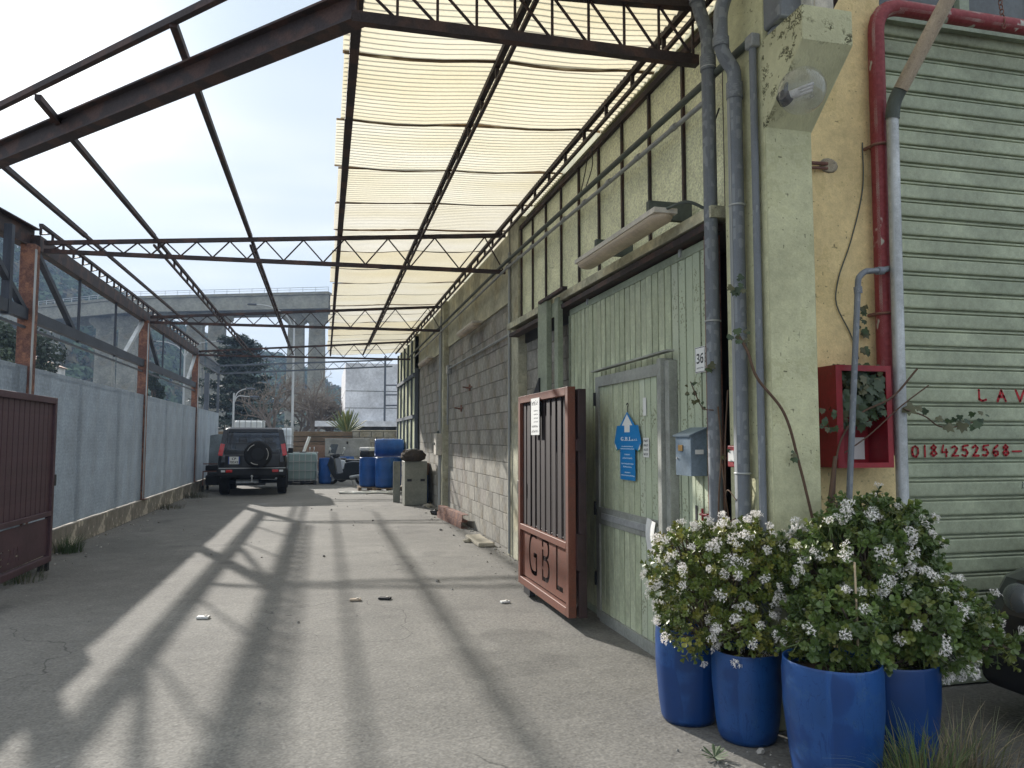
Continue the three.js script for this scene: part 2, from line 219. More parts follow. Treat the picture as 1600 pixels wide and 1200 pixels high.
// ---------------------------------------------------------------- warehouse
const WX = 2.62;   // face of the block wall
const warehouse = thing('warehouse', 'long concrete block warehouse with pale green columns and yellow end wall', 'building');
{
  const w = warehouse;
  // mortar backing and shell behind it
  const wall = part('block_wall', [wuv(box(WX + 0.012, WX + 0.22, 0, 3.6, -10.2, -7.35), 0.8), wuv(box(WX + 0.012, WX + 0.22, 0, 3.6, -21.9, -10.2), 0.8)], M.mortar, w);
  const bw = 0.5, bh = 0.25, jt = 0.008, variants = [];
  const cells = [];
  for (const [za, zb] of [[-9.95, -7.4], [-16.55, -10.55], [-21.85, -17.05]])
    for (let r = 0; r < 14; r++) { let z = zb - (r % 2 ? bw / 2 : 0); let first = zb; while (first > za + 0.02) { const e = Math.max(z - bw < za ? za : z - bw, za); const s = Math.min(z, zb); if (s - e > 0.06) cells.push([s, e, r]); first = e; z -= bw; } }
  // the nearest 300 are single blocks
  cells.sort((a, b) => b[0] - a[0]);
  const geoCache = {};
  const restG = [];
  const visible = cells.filter((c) => c[0] < -9.9), hiddenOnes = cells.filter((c) => c[0] >= -9.9);
  const ordered = [...visible, ...hiddenOnes];
  ordered.forEach(([s, e, r], i) => {
    const L = s - e - jt, key = L.toFixed(2) + '_' + (r + Math.round(s * 4)) % 4;
    if (!geoCache[key]) { const g = rbox(0, 0.05, 0, bh - jt, 0, L, 0.007, 1); wuv(g, 0.9, R() * 3, R() * 3); geoCache[key] = flat(g); }
    const x = WX + 0.004 - rr(0, 0.005), y = r * bh + jt, z = e + jt / 2;
    const m = M.block[Math.floor(R() * 5)];
    if (i < 300) { const o = part('concrete_block', geoCache[key], m, wall); o.position.set(x, y, z); } else { const g = geoCache[key].clone(); g.translate(x, y, z); restG.push(g); }
  });
  stuff(part('concrete_block', restG, M.block[0], wall));
  part('upper_band', [wuv(box(WX - 0.02, WX + 0.22, 3.6, 4.62, -21.9, -10.6), 0.6), wuv(box(WX + 0.03, WX + 0.22, 4.45, 4.62, -10.1, -4.4), 0.6)], M.plasterBand, w);
  // columns
  for (const [z0, z1] of [[-10.5, -9.9], [-17.0, -16.55]]) {
    const c = part('column', wuv(rbox(2.5, 2.76, 0, 4.62, z0, z1, 0.012), 0.7), M.plasterBand, w);
    part('groove', wuv(box(2.49, 2.505, 0, 4.6, z0 + 0.13, z0 + 0.17), 0.7), M.mortar, c);
  }
  part('column', wuv(rbox(2.5, 2.76, 3.62, 4.62, -22.2, -21.9, 0.012), 0.7), M.plasterBand, w);
  // glazing of flat cast glass sheets above the sliding door
  const zs = [-4.47, -5.08, -5.69, -6.28, -6.88, -7.48, -8.1, -8.71, -9.31, -9.88];
  const gl = part('glazing_frame', zs.map((z) => wuv(box(2.535, 2.575, 3.12, 4.45, z - 0.014, z + 0.014), 1)).concat([wuv(box(2.52, 2.6, 4.42, 4.47, -9.9, -4.45), 1)]), M.darkSteel, w);
  for (let i = 0; i < zs.length - 1; i++) { const g = wuv(box(2.558, 2.57, 3.12, 4.42, zs[i + 1] + 0.014, zs[i] - 0.014), 1.2, R(), R()); part('pane', g, M.glassPanel, gl); }
  part('glazing_back', wuv(box(2.70, 2.72, 3.0, 4.6, -9.9, -4.4), 1), M.plaster, w);
  part('window_sill', wuv(bar(V(2.45, 3.1, -10.0), V(2.45, 3.05, -4.36), 0.16, 0.075), 1.2), M.plasterBand, w);
  part('door_lintel', wuv(box(2.6, 2.8, 2.88, 3.06, -10.1, -4.35), 1), M.black, w);
  part('door_side_wall', wuv(box(2.66, 2.76, 0, 2.9, -7.4, -4.3), 1), M.black, w);
  // far panels of framed translucent sheet
  const fz = [-21.95, -23.0, -24.1, -25.2, -26.3, -27.4];
  const far = part('panel_frame', fz.map((z) => box(2.5, 2.6, 0.9, 4.55, z - 0.05, z + 0.05)).concat([box(2.48, 2.6, 2.2, 2.3, -27.4, -22), box(2.46, 2.6, 3.4, 3.5, -27.4, -22), box(2.48, 2.6, 0.9, 1.0, -27.4, -22)]), M.greySteel, w);
  for (let i = 0; i < fz.length - 1; i++) for (const [y0, y1] of [[1.0, 2.2], [2.3, 3.4], [3.5, 4.55]]) part('panel', wuv(box(2.55, 2.565, y0, y1, fz[i + 1] + 0.05, fz[i] - 0.05), 0.8, R(), R()), M.glassPanel, far);
  part('base_wall', wuv(box(2.5, 2.7, 0, 0.9, -27.4, -21.9), 0.8), M.concrete, w);
  // shell: far end, back and roof
  part('outer_wall', [wuv(box(2.76, 14, 0, 5.9, -27.6, -27.4), 0.5), wuv(box(13.8, 14, 0, 5.9, -27.4, -4.5), 0.5), wuv(box(7.0, 14, 0, 5.9, -4.5, -4.3), 0.5), wuv(box(2.62, 2.8, 4.62, 5.9, -27.4, -4.3), 0.5)], M.plaster, w);
  part('roof', wuv(box(2.6, 14.1, 5.9, 6.05, -27.7, -4.1), 0.5), M.concrete, w);
  // corner pillar with its bracket, end wall
  part('corner_pillar', wuv(rbox(2.45, 2.76, 0, 5.9, -4.33, -3.86, 0.012), 0.8), M.pillar, w);
  const sh = new THREE.Shape(); sh.moveTo(0, 0); sh.lineTo(0.38, 0.34); sh.lineTo(0.38, 0.52); sh.lineTo(0, 0.52); sh.closePath();
  const cg = new THREE.ExtrudeGeometry(sh, { depth: 0.3, bevelEnabled: true, bevelSize: 0.008, bevelThickness: 0.008, bevelSegments: 2 });
  cg.rotateY(-Math.PI / 2); cg.translate(2.755, 3.4, -3.87); 
  part('corbel', wuv(cg, 0.9), M.corbel, w, 'projecting pale green concrete bracket with dark mould on one side');
  part('end_wall', [wuv(box(2.76, 3.5, 0, 5.9, -4.5, -4.15), 0.8)], M.yellow, w, 'yellow plaster strip of the end wall');
  part('lintel_wall', [wuv(box(3.5, 7.0, 5.3, 5.9, -4.5, -4.2), 0.8)], M.yellow, w);
  // green framed windows above the shutter
  const wf = part('window_frame', [box(3.5, 7, 4.42, 4.5, -4.36, -4.24), box(3.5, 7, 5.22, 5.3, -4.36, -4.24), ...[3.54, 4.28, 4.95, 5.62, 6.3, 6.96].map((x) => box(x - 0.04, x + 0.04, 4.5, 5.22, -4.35, -4.25))].map((g) => wuv(g)), M.greenSteel, w);
  for (let i = 0; i < 5; i++) { const xs = [3.54, 4.28, 4.95, 5.62, 6.3, 6.96]; part('pane', wuv(box(xs[i] + 0.04, xs[i + 1] - 0.04, 4.5, 5.22, -4.31, -4.3)), mat(S2L(84, 92, 96), { roughness: 0.2, map: T.grunge }), wf); }
  part('inner_wall', wuv(box(3.6, 7.0, 0, 5.9, -4.62, -4.56), 0.5), M.black, w);
}

// ---------------------------------------------------------------- roller shutter
const shutter = thing('roller_shutter', 'green metal roller shutter with red painted writing', 'shutter');
{
  const x0 = 3.54, x1 = 7.0, pitch = 0.125, zf = -4.29;
  const prof = new THREE.Shape(); prof.moveTo(-0.02, 0); prof.lineTo(-0.004, 0.0); prof.lineTo(-0.004, 0.005); prof.lineTo(0.016, 0.008); prof.quadraticCurveTo(0.0205, 0.012, 0.021, 0.022); prof.lineTo(0.021, 0.09); prof.quadraticCurveTo(0.0205, 0.096, 0.015, 0.098); prof.lineTo(-0.004, 0.1); prof.lineTo(-0.004, 0.1045); prof.lineTo(0.012, 0.107); prof.quadraticCurveTo(0.017, 0.113, 0.012, 0.119); prof.lineTo(-0.004, 0.121); prof.lineTo(-0.004, 0.1249); prof.lineTo(-0.02, 0.1249); prof.closePath();
  const sg = [0, 1, 2].map((i) => { const g = new THREE.ExtrudeGeometry(prof, { depth: x1 - x0, bevelEnabled: false, curveSegments: 3 }); g.rotateY(-Math.PI / 2); g.rotateY(Math.PI); return g; });
  // after the turns the profile's x looks to +z and the length runs along +x
  const base = sg.map((g, i) => { const q = new THREE.ExtrudeGeometry(prof, { depth: x1 - x0, bevelEnabled: false, curveSegments: 3 }); const p = q.attributes.position; for (let k = 0; k < p.count; k++) { const px = p.getX(k), py = p.getY(k), pz = p.getZ(k); p.setXYZ(k, pz, py, px); } const idx = q.index; const f = flat(q); const fp = f.attributes.position; for (let k = 0; k < fp.count; k += 3) { const a = [fp.getX(k + 1), fp.getY(k + 1), fp.getZ(k + 1)]; fp.setXYZ(k + 1, fp.getX(k + 2), fp.getY(k + 2), fp.getZ(k + 2)); fp.setXYZ(k + 2, ...a); } f.computeVertexNormals(); return wuv(f, 0.8, i * 0.37, i * 0.21); });
  const n = 35;
  for (let i = 0; i < n; i++) { const o = part('slat', base[i % 3], M.shutter[Math.floor(R() * 3)], shutter); o.position.set(x0, 0.09 + i * pitch, zf - 0.021 + rr(-0.003, 0.003)); o.rotation.z = rr(-0.0012, 0.0012); o.rotation.x = rr(-0.03, 0.03); }
  part('bottom_bar', wuv(rbox(x0, x1, 0.01, 0.088, zf - 0.04, zf + 0.01, 0.008)), M.shutter[1], shutter);
  part('guide_rail', wuv(rbox(3.5, 3.56, 0, 4.4, -4.36, -4.22, 0.006)), M.greenSteel, shutter);
  part('guide_rail', wuv(rbox(6.98, 7.04, 0, 4.4, -4.36, -4.22, 0.006)), M.greenSteel, shutter);
  // brush painted letters
  const G = { '0': [[[0.5, 1], [0.15, 0.85], [0.05, 0.45], [0.2, 0.05], [0.6, 0], [0.9, 0.35], [0.85, 0.8], [0.5, 1]]], '1': [[[0.5, 1], [0.5, 0]]], '8': [[[0.5, 0.55], [0.15, 0.75], [0.45, 1], [0.8, 0.78], [0.5, 0.52], [0.1, 0.22], [0.45, 0], [0.88, 0.22], [0.5, 0.55]]], '4': [[[0.35, 1], [0.15, 0.35], [0.9, 0.4]], [[0.75, 0.62], [0.75, -0.05]]], '2': [[[0.1, 0.8], [0.5, 1], [0.85, 0.75], [0.5, 0.35], [0.1, 0.02], [0.95, 0.05]]], '5': [[[0.9, 1], [0.2, 0.95], [0.15, 0.58], [0.6, 0.62], [0.85, 0.3], [0.5, 0], [0.05, 0.08]]], '6': [[[0.8, 1], [0.3, 0.7], [0.1, 0.3], [0.4, 0], [0.8, 0.15], [0.75, 0.45], [0.35, 0.45], [0.15, 0.25]]], '-': [[[0, 0.45], [1.3, 0.45]]], L: [[[0.1, 1], [0.12, 0.15], [0.5, 0.0], [0.85, 0.12]]], A: [[[0.05, 0], [0.5, 1], [0.95, 0]], [[0.2, 0.4], [0.8, 0.4]]], V: [[[0.05, 1], [0.5, 0], [0.95, 1]]] };
  function stroke(pts, w, th) { const out = []; for (let i = 0; i < pts.length - 1; i++) out.push(bar(V(pts[i][0], pts[i][1], 0), V(pts[i + 1][0], pts[i + 1][1], 0), w * rr(0.8, 1.2), th, V(0, 0, 1))); for (const p of pts) { const c = new THREE.CylinderGeometry(w * 0.5, w * 0.5, th, 8); c.rotateX(Math.PI / 2); c.translate(p[0], p[1], 0); out.push(c); } return out; }
  function write(text, x, y, h, wd, adv, sw) { const out = []; let cx = x; for (const ch of text) { const dy = rr(-0.004, 0.004); for (const s of G[ch]) out.push(...stroke(s.map(([a, b]) => [cx + a * wd * (ch === '1' ? 0.7 : 1), y + dy + b * h + rr(-0.002, 0.002)]), sw, 0.0016)); cx += adv * (ch === '1' ? 0.75 : 1); } return out.map((g) => g.translate(0, 0, zf + 0.0035)); }
  part('scribble', [[[4.615, 1.262], [4.63, 1.3], [4.622, 1.31], [4.618, 1.27], [4.65, 1.265]], [[4.655, 1.275], [4.665, 1.295], [4.67, 1.268]]].flatMap((s) => stroke(s, 0.004, 0.0012)).map((g) => g.translate(0, 0, zf + 0.0035)), mat(S2L(70, 76, 70), { roughness: 0.8 }), shutter);
  const redPaint = mat(S2L(196, 40, 48), { roughness: 0.7, map: T.grunge });
  part('painted_number', write('0184252568-', 3.745, 1.487, 0.07, 0.056, 0.083, 0.014), redPaint, shutter, 'red hand painted telephone number');
  part('painted_word', write('LAV', 4.29, 1.857, 0.072, 0.075, 0.155, 0.017), redPaint, shutter, 'red hand painted capital letters');
}

// ---------------------------------------------------------------- sliding door with a small door in it
const slide = thing('sliding_door', 'pale green ribbed sliding door with a small door in it', 'door');
const DX = 2.47;
{
  const z0 = -4.6, pitch = 0.1135, n = 26, g0 = [0, 1, 2].map((i) => wuv(rbox(DX, DX + 0.03, 0.02, 2.9, 0.009, pitch - 0.009, 0.004, 1), 0.7, R() * 3, R() * 3));
  for (let i = 0; i < n; i++) { const o = part('plank', g0[i % 3], (i < 5 ? [M.door, M.doorB, M.doorC] : [M.doorClean, M.doorClean2, M.doorClean])[Math.floor(R() * 3)], slide); o.position.set(rr(-0.003, 0.003), 0, z0 - (i + 1) * pitch); }
  const z1 = z0 - n * pitch;
  part('backing', box(DX + 0.024, DX + 0.06, 0.03, 2.92, z1, z0), M.black, slide);
  part('door_frame', [box(DX - 0.008, DX + 0.05, 0.0, 0.06, z1, z0), box(DX - 0.008, DX + 0.05, 2.88, 2.94, z1, z0), box(DX - 0.01, DX + 0.05, 0.06, 2.88, z1 - 0.03, z1)].map((g) => wuv(g, 0.8)), M.greenSteel, slide);
  part('door_post', wuv(box(DX - 0.03, DX + 0.06, 0, 2.95, z0 + 0.002, z0 + 0.055), 1), M.rust, slide);
  part('top_track', wuv(box(DX - 0.09, DX + 0.03, 2.955, 3.0, -9.9, -4.45), 1), M.darkSteel, slide);
  part('hanger', box(DX - 0.02, DX, 2.9, 2.99, -5.0, -4.97), M.galv, slide); part('hanger', box(DX - 0.02, DX, 2.9, 2.99, -7.0, -6.97), M.galv, slide);
  // small door
  const a = -6.56, b = -5.2, X = 2.4;
  const wd = part('wicket_door', [box(X + 0.03, X + 0.066, 0.06, 2.12, a, b)], M.black, slide, 'narrow hinged door with a steel frame set in the sliding door');
  const gp = [0, 1].map(() => wuv(rbox(X + 0.012, X + 0.035, 0.08, 2.08, 0.007, 0.1125 - 0.007, 0.003, 1), 0.7, R() * 3, R() * 3));
  for (let i = 0; i < 12; i++) { const o = part('plank', gp[i % 2], (i > 7 ? [M.door, M.doorB, M.doorC] : [M.doorClean, M.doorClean2, M.doorClean])[i % 3], wd); o.position.set(rr(-0.002, 0.002), 0, a + 0.01 + i * 0.1125); }
  const fr = [box(X - 0.005, X + 0.07, 0.02, 2.16, a - 0.05, a + 0.03), box(X - 0.005, X + 0.07, 2.07, 2.16, a + 0.03, b - 0.02), box(X - 0.008, X + 0.04, 0.0, 0.09, a + 0.03, b - 0.02)];
  part('frame', fr.map((g) => wuv(g, 1)), M.doorFrame, wd);
  part('jamb', [wuv(rbox(X - 0.03, X + 0.07, 0.0, 2.19, b - 0.02, b + 0.045, 0.004), 1), wuv(rbox(X + 0.0, X + 0.07, 0, 2.17, b + 0.05, b + 0.12, 0.004), 1)], M.doorFrame, wd);
  part('mid_rail', [wuv(rbox(X - 0.004, X + 0.02, 0.85, 1.0, a + 0.03, b - 0.02, 0.004), 1)], M.doorFrame, wd);
  part('lock_bar', [wuv(rbox(X - 0.014, X, 0.895, 0.95, a + 0.1, b - 0.03, 0.004), 1)], M.galv, wd);
  part('drip_strip', wuv(bar(V(X - 0.0, 2.215, a - 0.1), V(X - 0.0, 2.235, b + 0.16), 0.06, 0.012), 1), M.doorFrame, wd);
  for (const y of [0.3, 0.92, 1.9]) part('hinge', [rod(V(X - 0.012, y, a - 0.045), V(X - 0.012, y + 0.12, a - 0.045), 0.014)], M.black, wd);
  part('lock_case', wuv(rbox(X - 0.03, X, 0.86, 0.96, b - 0.1, b - 0.025, 0.006), 1), M.doorFrame, wd);
  part('pull_ring', new THREE.TorusGeometry(0.035, 0.004, 6, 20).rotateY(Math.PI / 2).scale(1, 0.3, 1.6).translate(X - 0.002, 0.7, b - 0.25), M.galv, wd);
  // keyhole plates on the door's front edge boards
  part('bolt_slot', box(DX - 0.006, DX + 0.002, 1.03, 1.15, -4.83, -4.8), M.black, slide);
  part('bolt_handle', [rod(V(DX - 0.02, 1.1, -4.73), V(DX - 0.02, 1.1, -4.63), 0.009), rod(V(DX - 0.02, 1.06, -4.7), V(DX - 0.02, 1.14, -4.7), 0.008), rod(V(DX - 0.025, 1.1, -4.64), V(DX + 0.005, 1.1, -4.64), 0.012)], M.hydrant, slide);
}
// papers, signs and letter box on the door
function canvasMat(w, h, draw, o = {}) { const c = document.createElement('canvas'); c.width = w; c.height = h; const g = c.getContext('2d'); draw(g, w, h); const t = new THREE.CanvasTexture(c); t.colorSpace = THREE.SRGBColorSpace; t.magFilter = THREE.LinearFilter; return new THREE.MeshStandardMaterial({ map: t, roughness: 0.6, ...o }); }
function scribble(g, x, y, w, h, f) { g.beginPath(); for (let k = 0; k < w / (h * 0.62); k++) { const cx = x + k * h * 0.62; g.moveTo(cx, y + f() * h * 0.5); g.lineTo(cx + h * 0.2 * f(), y + h); g.moveTo(cx + h * 0.1, y + h * f()); g.lineTo(cx + h * 0.42, y + h * f()); } g.stroke(); }
function plateX(x, zc, yc, w, h, t) { // plate facing -x, face uv 0..1, u runs toward +z
  const g = flat(new THREE.BoxGeometry(w, h, t)); g.rotateY(-Math.PI / 2); g.translate(x, yc, zc); return g; }
{
  const f = rng(5);
  // blue hanging sign, cut to an arrow-topped tabard
  const pts = [[0, 1], [0.55, 0.8], [0.78, 0.8], [1, 0.55], [0.84, 0.42], [0.55, 0.46], [0.55, 0], [-0.55, 0], [-0.55, 0.46], [-0.84, 0.42], [-1, 0.55], [-0.78, 0.8], [-0.55, 0.8]];
  const W2 = 0.28, Hh = 0.55, sh = new THREE.Shape(pts.map(([a, b]) => new THREE.Vector2(a * W2, b * Hh)));
  const g = new THREE.ExtrudeGeometry(sh, { depth: 0.005, bevelEnabled: false }); const p = g.attributes.position, uv = g.attributes.uv; for (let i = 0; i < p.count; i++) uv.setXY(i, p.getX(i) / (2 * W2) + 0.5, p.getY(i) / Hh);
  g.rotateY(-Math.PI / 2); g.translate(2.392, 1.27, -5.84);
  const m = canvasMat(512, 1024, (c, w, h) => { c.fillStyle = '#1f7fc0'; c.fillRect(0, 0, w, h); const X = (a) => (a / 2 + 0.5) * w, Y = (b) => (1 - b) * h; c.fillStyle = '#e8e8e4'; c.beginPath(); for (const [a, b] of [[0, 0.965], [0.4, 0.8], [0.2, 0.8], [0.2, 0.7], [-0.2, 0.7], [-0.2, 0.8], [-0.4, 0.8]]) c.lineTo(X(a), Y(b)); c.fill();
    c.fillStyle = '#f2f2f0'; c.font = 'bold 78px serif'; c.fillText('G.B.L.', X(-0.5), Y(0.575)); c.font = 'bold 44px serif'; c.fillText('s.r.l.', X(0.36), Y(0.575));
    c.strokeStyle = '#e4eaf0'; c.lineWidth = 5; let y = 0.5; for (const [yy, hw, hh] of [[0.5, 0.42, 16], [0.465, 0.5, 16], [0.385, 0.2, 22], [0.335, 0.36, 26], [0.25, 0.44, 22], [0.205, 0.3, 22], [0.12, 0.2, 18], [0.08, 0.5, 24]]) scribble(c, X(-hw), Y(yy), hw * w, hh, f);
    for (const s of [-1, 1]) { c.fillStyle = '#2b7a4a'; c.beginPath(); c.moveTo(X(s * 1), Y(0.55)); c.lineTo(X(s * 0.94), Y(0.5)); c.lineTo(X(s * 0.75), Y(0.45)); c.lineTo(X(s * 0.84), Y(0.41)); c.fill(); c.fillStyle = '#eee'; c.beginPath(); c.moveTo(X(s * 0.96), Y(0.535)); c.lineTo(X(s * 0.88), Y(0.5)); c.lineTo(X(s * 0.8), Y(0.44)); c.lineTo(X(s * 0.9), Y(0.45)); c.fill(); c.fillStyle = '#b2323c'; c.beginPath(); c.moveTo(X(s * 0.94), Y(0.5)); c.lineTo(X(s * 0.99), Y(0.54)); c.lineTo(X(s * 0.92), Y(0.44)); c.lineTo(X(s * 0.86), Y(0.43)); c.fill(); } }, { roughness: 0.45 });
  const s = thing('hanging_sign', 'blue arrow-topped company sign hanging on the green door', 'sign'); part('sign_board', g, m, s); part('hook', [new THREE.TorusGeometry(0.016, 0.004, 6, 14, 4.6).rotateY(Math.PI / 2).translate(2.392, 1.875, -5.84), rod(V(2.392, 1.81, -5.84), V(2.392, 1.862, -5.84), 0.003)], M.black, s);
  // house number
  const nm = canvasMat(256, 320, (c, w, h) => { c.fillStyle = '#e9e9e6'; c.fillRect(0, 0, w, h); c.strokeStyle = '#20242c'; c.lineWidth = 8; c.strokeRect(10, 10, w - 20, h - 20); c.fillStyle = '#14161a'; c.font = 'bold 170px sans-serif'; c.textAlign = 'center'; c.fillText('36', w / 2, 205); c.lineWidth = 4; scribble(c, 40, 250, 170, 22, f); });
  single('number_plate', plateX(2.462, -4.715, 2.135, 0.14, 0.175, 0.006), nm, 'white house number plate reading 36 on the green door', 'number plate');
  // mail box
  const mb = thing('mailbox', 'blue-grey metal letter box with slanted lid on the green door', 'mailbox');
  const sh2 = new THREE.Shape(); sh2.moveTo(0, 0); sh2.lineTo(0.11, 0); sh2.lineTo(0.11, 0.26); sh2.lineTo(0, 0.31); sh2.closePath();
  const bg = new THREE.ExtrudeGeometry(sh2, { depth: 0.22, bevelEnabled: true, bevelSize: 0.004, bevelThickness: 0.004, bevelSegments: 2 }); bg.rotateY(Math.PI); bg.translate(2.465, 1.36, -4.66); part('box', wuv(bg, 2), M.mailbox, mb);
  part('lid', wuv(bar(V(2.47, 1.675, -4.77), V(2.335, 1.62, -4.77), 0.25, 0.01), 2), M.mailbox, mb); part('name_plate', box(2.344, 2.349, 1.52, 1.56, -4.83, -4.77), mat(S2L(190, 150, 90), { roughness: 0.4, metalness: 0.5 }), mb); part('lock', rod(V(2.352, 1.47, -4.85), V(2.34, 1.47, -4.85), 0.008), M.galv, mb);
  part('side_label', box(2.38, 2.44, 1.5, 1.53, -4.652, -4.649), M.paper, mb);
  // small notices
  const note = canvasMat(128, 160, (c, w, h) => { c.fillStyle = '#deded8'; c.fillRect(0, 0, w, h); c.strokeStyle = '#33363c'; c.lineWidth = 5; for (let k = 0; k < 4; k++) scribble(c, 12, 14 + k * 36, 90, 22, f); });
  single('notice', plateX(2.404, -5.5, 1.535, 0.11, 0.15, 0.002), note, 'small white notice with handwriting beside the blue sign', 'notice');
  single('name_label', plateX(2.404, -5.52, 1.85, 0.055, 0.14, 0.004), M.paper, 'blank white label high on the small green door', 'label');
  const pg = new THREE.PlaneGeometry(0.2, 0.26, 8, 8); { const q = pg.attributes.position; for (let i = 0; i < q.count; i++) q.setZ(i, 0.012 * Math.sin(q.getX(i) * 20) + 0.01 * Math.sin(q.getY(i) * 17 + 1)); } pg.rotateY(-Math.PI / 2); pg.rotateX(0.08); pg.computeVertexNormals(); pg.translate(2.37, 0.87, -5.36);
  const paperG = pg.clone(); paperG.translate(0.002, 0, 0); single('torn_paper', [pg, paperG], M.paper, 'torn white paper taped over the lock of the small door', 'paper');
}
// ---------------------------------------------------------------- steel canopy: posts, eave beam, trusses, purlins, roof sheets
const canopy = thing('steel_canopy', 'rusty steel canopy frame with yellowed corrugated roof sheets', 'canopy');
const FX = -3.75;
const topY = (x) => 4.21 + (x + 3.5) * 0.058;     // top chord of the trusses
const lowY = (x) => 4.09 - (x + 3.5) * 0.012;
{
  const c = canopy, U = V(0, 1, 0);
  const postZ = [-11.05, -17.62, -24.4];
  for (const z of postZ) { const p = part('post', [wuv(rbox(FX - 0.09, FX + 0.09, 0.33, 4.12, z - 0.09, z + 0.09, 0.012), 1.1, R())], M.rust, c, 'rust-stained square steel post'); part('base_plate', wuv(box(FX - 0.14, FX + 0.14, 0.335, 0.35, z - 0.14, z + 0.14)), M.rust, p); part('galvanised_strip', box(FX + 0.085, FX + 0.1, 0.36, 4.05, z + 0.05, z + 0.092), M.galv, p); }
  part('post', wuv(rbox(-4.15, -3.95, 0, 4.15, -9.2, -9.0, 0.012), 1.1), M.rust, c);
  // I-beams round the entrance
  const ibeam = (p, q, h, b) => { const d = V(0, h / 2 - 0.008, 0); return [wuv(bar(p, q, 0.012, h - 0.03), 1), wuv(bar(p.clone().add(d), q.clone().add(d), b, 0.016), 1), wuv(bar(p.clone().sub(d), q.clone().sub(d), b, 0.016), 1)]; };
  part('entrance_beam', ibeam(V(-4.06, 4.27, -9.1), V(0.16, 4.27, -4.68), 0.2, 0.12), M.darkSteel, c, 'dark maroon steel beam slanting over the entrance');
  part('entrance_beam', ibeam(V(-4.05, 4.25, -9.1), V(FX - 0.05, 4.25, -11.3), 0.28, 0.16), M.darkSteel, c);
  part('front_rail', wuv(bar(V(-4.3, 4.4, -8.84), V(1.2, 4.46, -3.08), 0.045, 0.05), 1), M.darkSteel, c);
  // eave beam with lattice on top
  for (const [a, b] of [[-11.2, -17.62], [-17.62, -24.4]]) {
    const e = part('eave_beam', [wuv(bar(V(FX, 4.19, a), V(FX, 4.19, b), 0.12, 0.2), 1)], M.darkSteel, c);
    const y0 = 4.3, y1 = 4.43, g = [bar(V(FX + 0.06, y1, a), V(FX + 0.06, y1, b), 0.05, 0.04)]; const n = 14; for (let i = 0; i < n; i++) { const z0 = a + (b - a) * i / n, z1 = a + (b - a) * (i + 1) / n; g.push(bar(V(FX + 0.06, y0, z0), V(FX + 0.06, y1, z0), 0.02, 0.03, V(1, 0, 0))); g.push(bar(V(FX + 0.06, y0, z0), V(FX + 0.06, y1, z1), 0.018, 0.018, V(1, 0, 0))); }
    part('eave_lattice', g.map((q) => wuv(q, 1)), M.darkSteel, e);
  }
  { // last bay: open lattice
    const g = [bar(V(FX, 4.28, -24.4), V(FX, 4.28, -29.5), 0.05, 0.05), bar(V(FX, 3.96, -24.4), V(FX, 3.96, -29.5), 0.05, 0.05)]; for (let i = 0; i <= 22; i++) { const z = -24.4 - i * 5.1 / 22; g.push(bar(V(FX, 3.96, z), V(FX, 4.28, z), 0.02, 0.02, V(1, 0, 0))); } part('eave_lattice', g, M.greySteel, c);
    part('post', [wuv(box(FX - 0.04, FX + 0.04, 0.33, 4.3, -29.54, -29.46)), wuv(box(FX - 0.5, FX - 0.34, 0.0, 4.0, -29.8, -29.64))], M.greySteel, c);
  }
  // wind rail, knee braces and hanger rods
  part('wind_rail', [wuv(bar(V(FX, 3.2, -8.6), V(FX, 3.2, -24.4), 0.08, 0.15), 1)], M.slate, c); part('wind_rail', [wuv(bar(V(FX, 3.03, -8.6), V(FX, 3.03, -24.4), 0.03, 0.03), 1)], M.greySteel, c);
  const kb = [[-11.3, 4.05, -12.9, 3.25], [-10.9, 3.25, -9.4, 4.0], [-17.4, 4.05, -16.0, 3.22], [-17.8, 4.05, -19.2, 3.22], [-24.2, 4.05, -23.0, 3.22]];
  kb.forEach(([za, ya, zb, yb], i) => part('knee_brace', wuv(bar(V(FX, ya, za), V(FX, yb, zb), 0.07, 0.07), 1), i === 2 || i === 4 ? M.galv : M.slate, c));
  for (const z of [-13.15, -15.3, -19.6, -21.9]) part('hanger_rod', bar(V(FX, 3.1, z), V(FX, 4.12, z), 0.035, 0.035, V(1, 0, 0)), M.slate, c);
  part('hanger_rod', bar(V(FX, 3.1, -10.35), V(FX, 4.2, -10.35), 0.09, 0.09, V(1, 0, 0)), M.slate, c);
  // roof trusses
  function truss(zl, zr, xl, xr, m, y0, y1, tag) {
    const Z = (x) => zl + (zr - zl) * (x - FX) / (2.5 - FX), t = new THREE.Group(); t.name = 'roof_truss'; c.add(t);
    part('top_chord', wuv(bar(V(xl, y1(xl), Z(xl)), V(xr, y1(xr), Z(xr)), 0.05, 0.055), 1), m, t); part('bottom_chord', wuv(bar(V(xl, y0(xl), Z(xl)), V(xr, y0(xr), Z(xr)), 0.05, 0.055), 1), m, t);
    let x = xl + 0.1, up = true; while (x < xr - 0.08) { const h = y1(x) - y0(x); const nx = Math.min(x + Math.max(0.13, 0.62 * h + 0.06), xr - 0.03); const a = V(x, up ? y0(x) + 0.02 : y1(x) - 0.02, Z(x)), b = V(nx, up ? y1(nx) - 0.02 : y0(nx) + 0.02, Z(nx)); part('web_bar', rod(a, b, 0.011, 0.011, 6), m, t); up = !up; x = nx; }
    return Z;
  }
  truss(-11.25, -10.72, FX + 0.1, 2.52, M.darkSteel, lowY, topY);
  truss(-17.7, -16.95, FX + 0.1, 2.52, M.darkSteel, lowY, topY);
  truss(-24.3, -23.35, FX + 0.1, 2.52, M.darkSteel, lowY, topY);
  truss(-29.5, -29.5, FX, 2.5, M.greySteel, (x) => 3.98 + (x + 3.5) * 0.065, (x) => 4.27 + (x + 3.5) * 0.058);
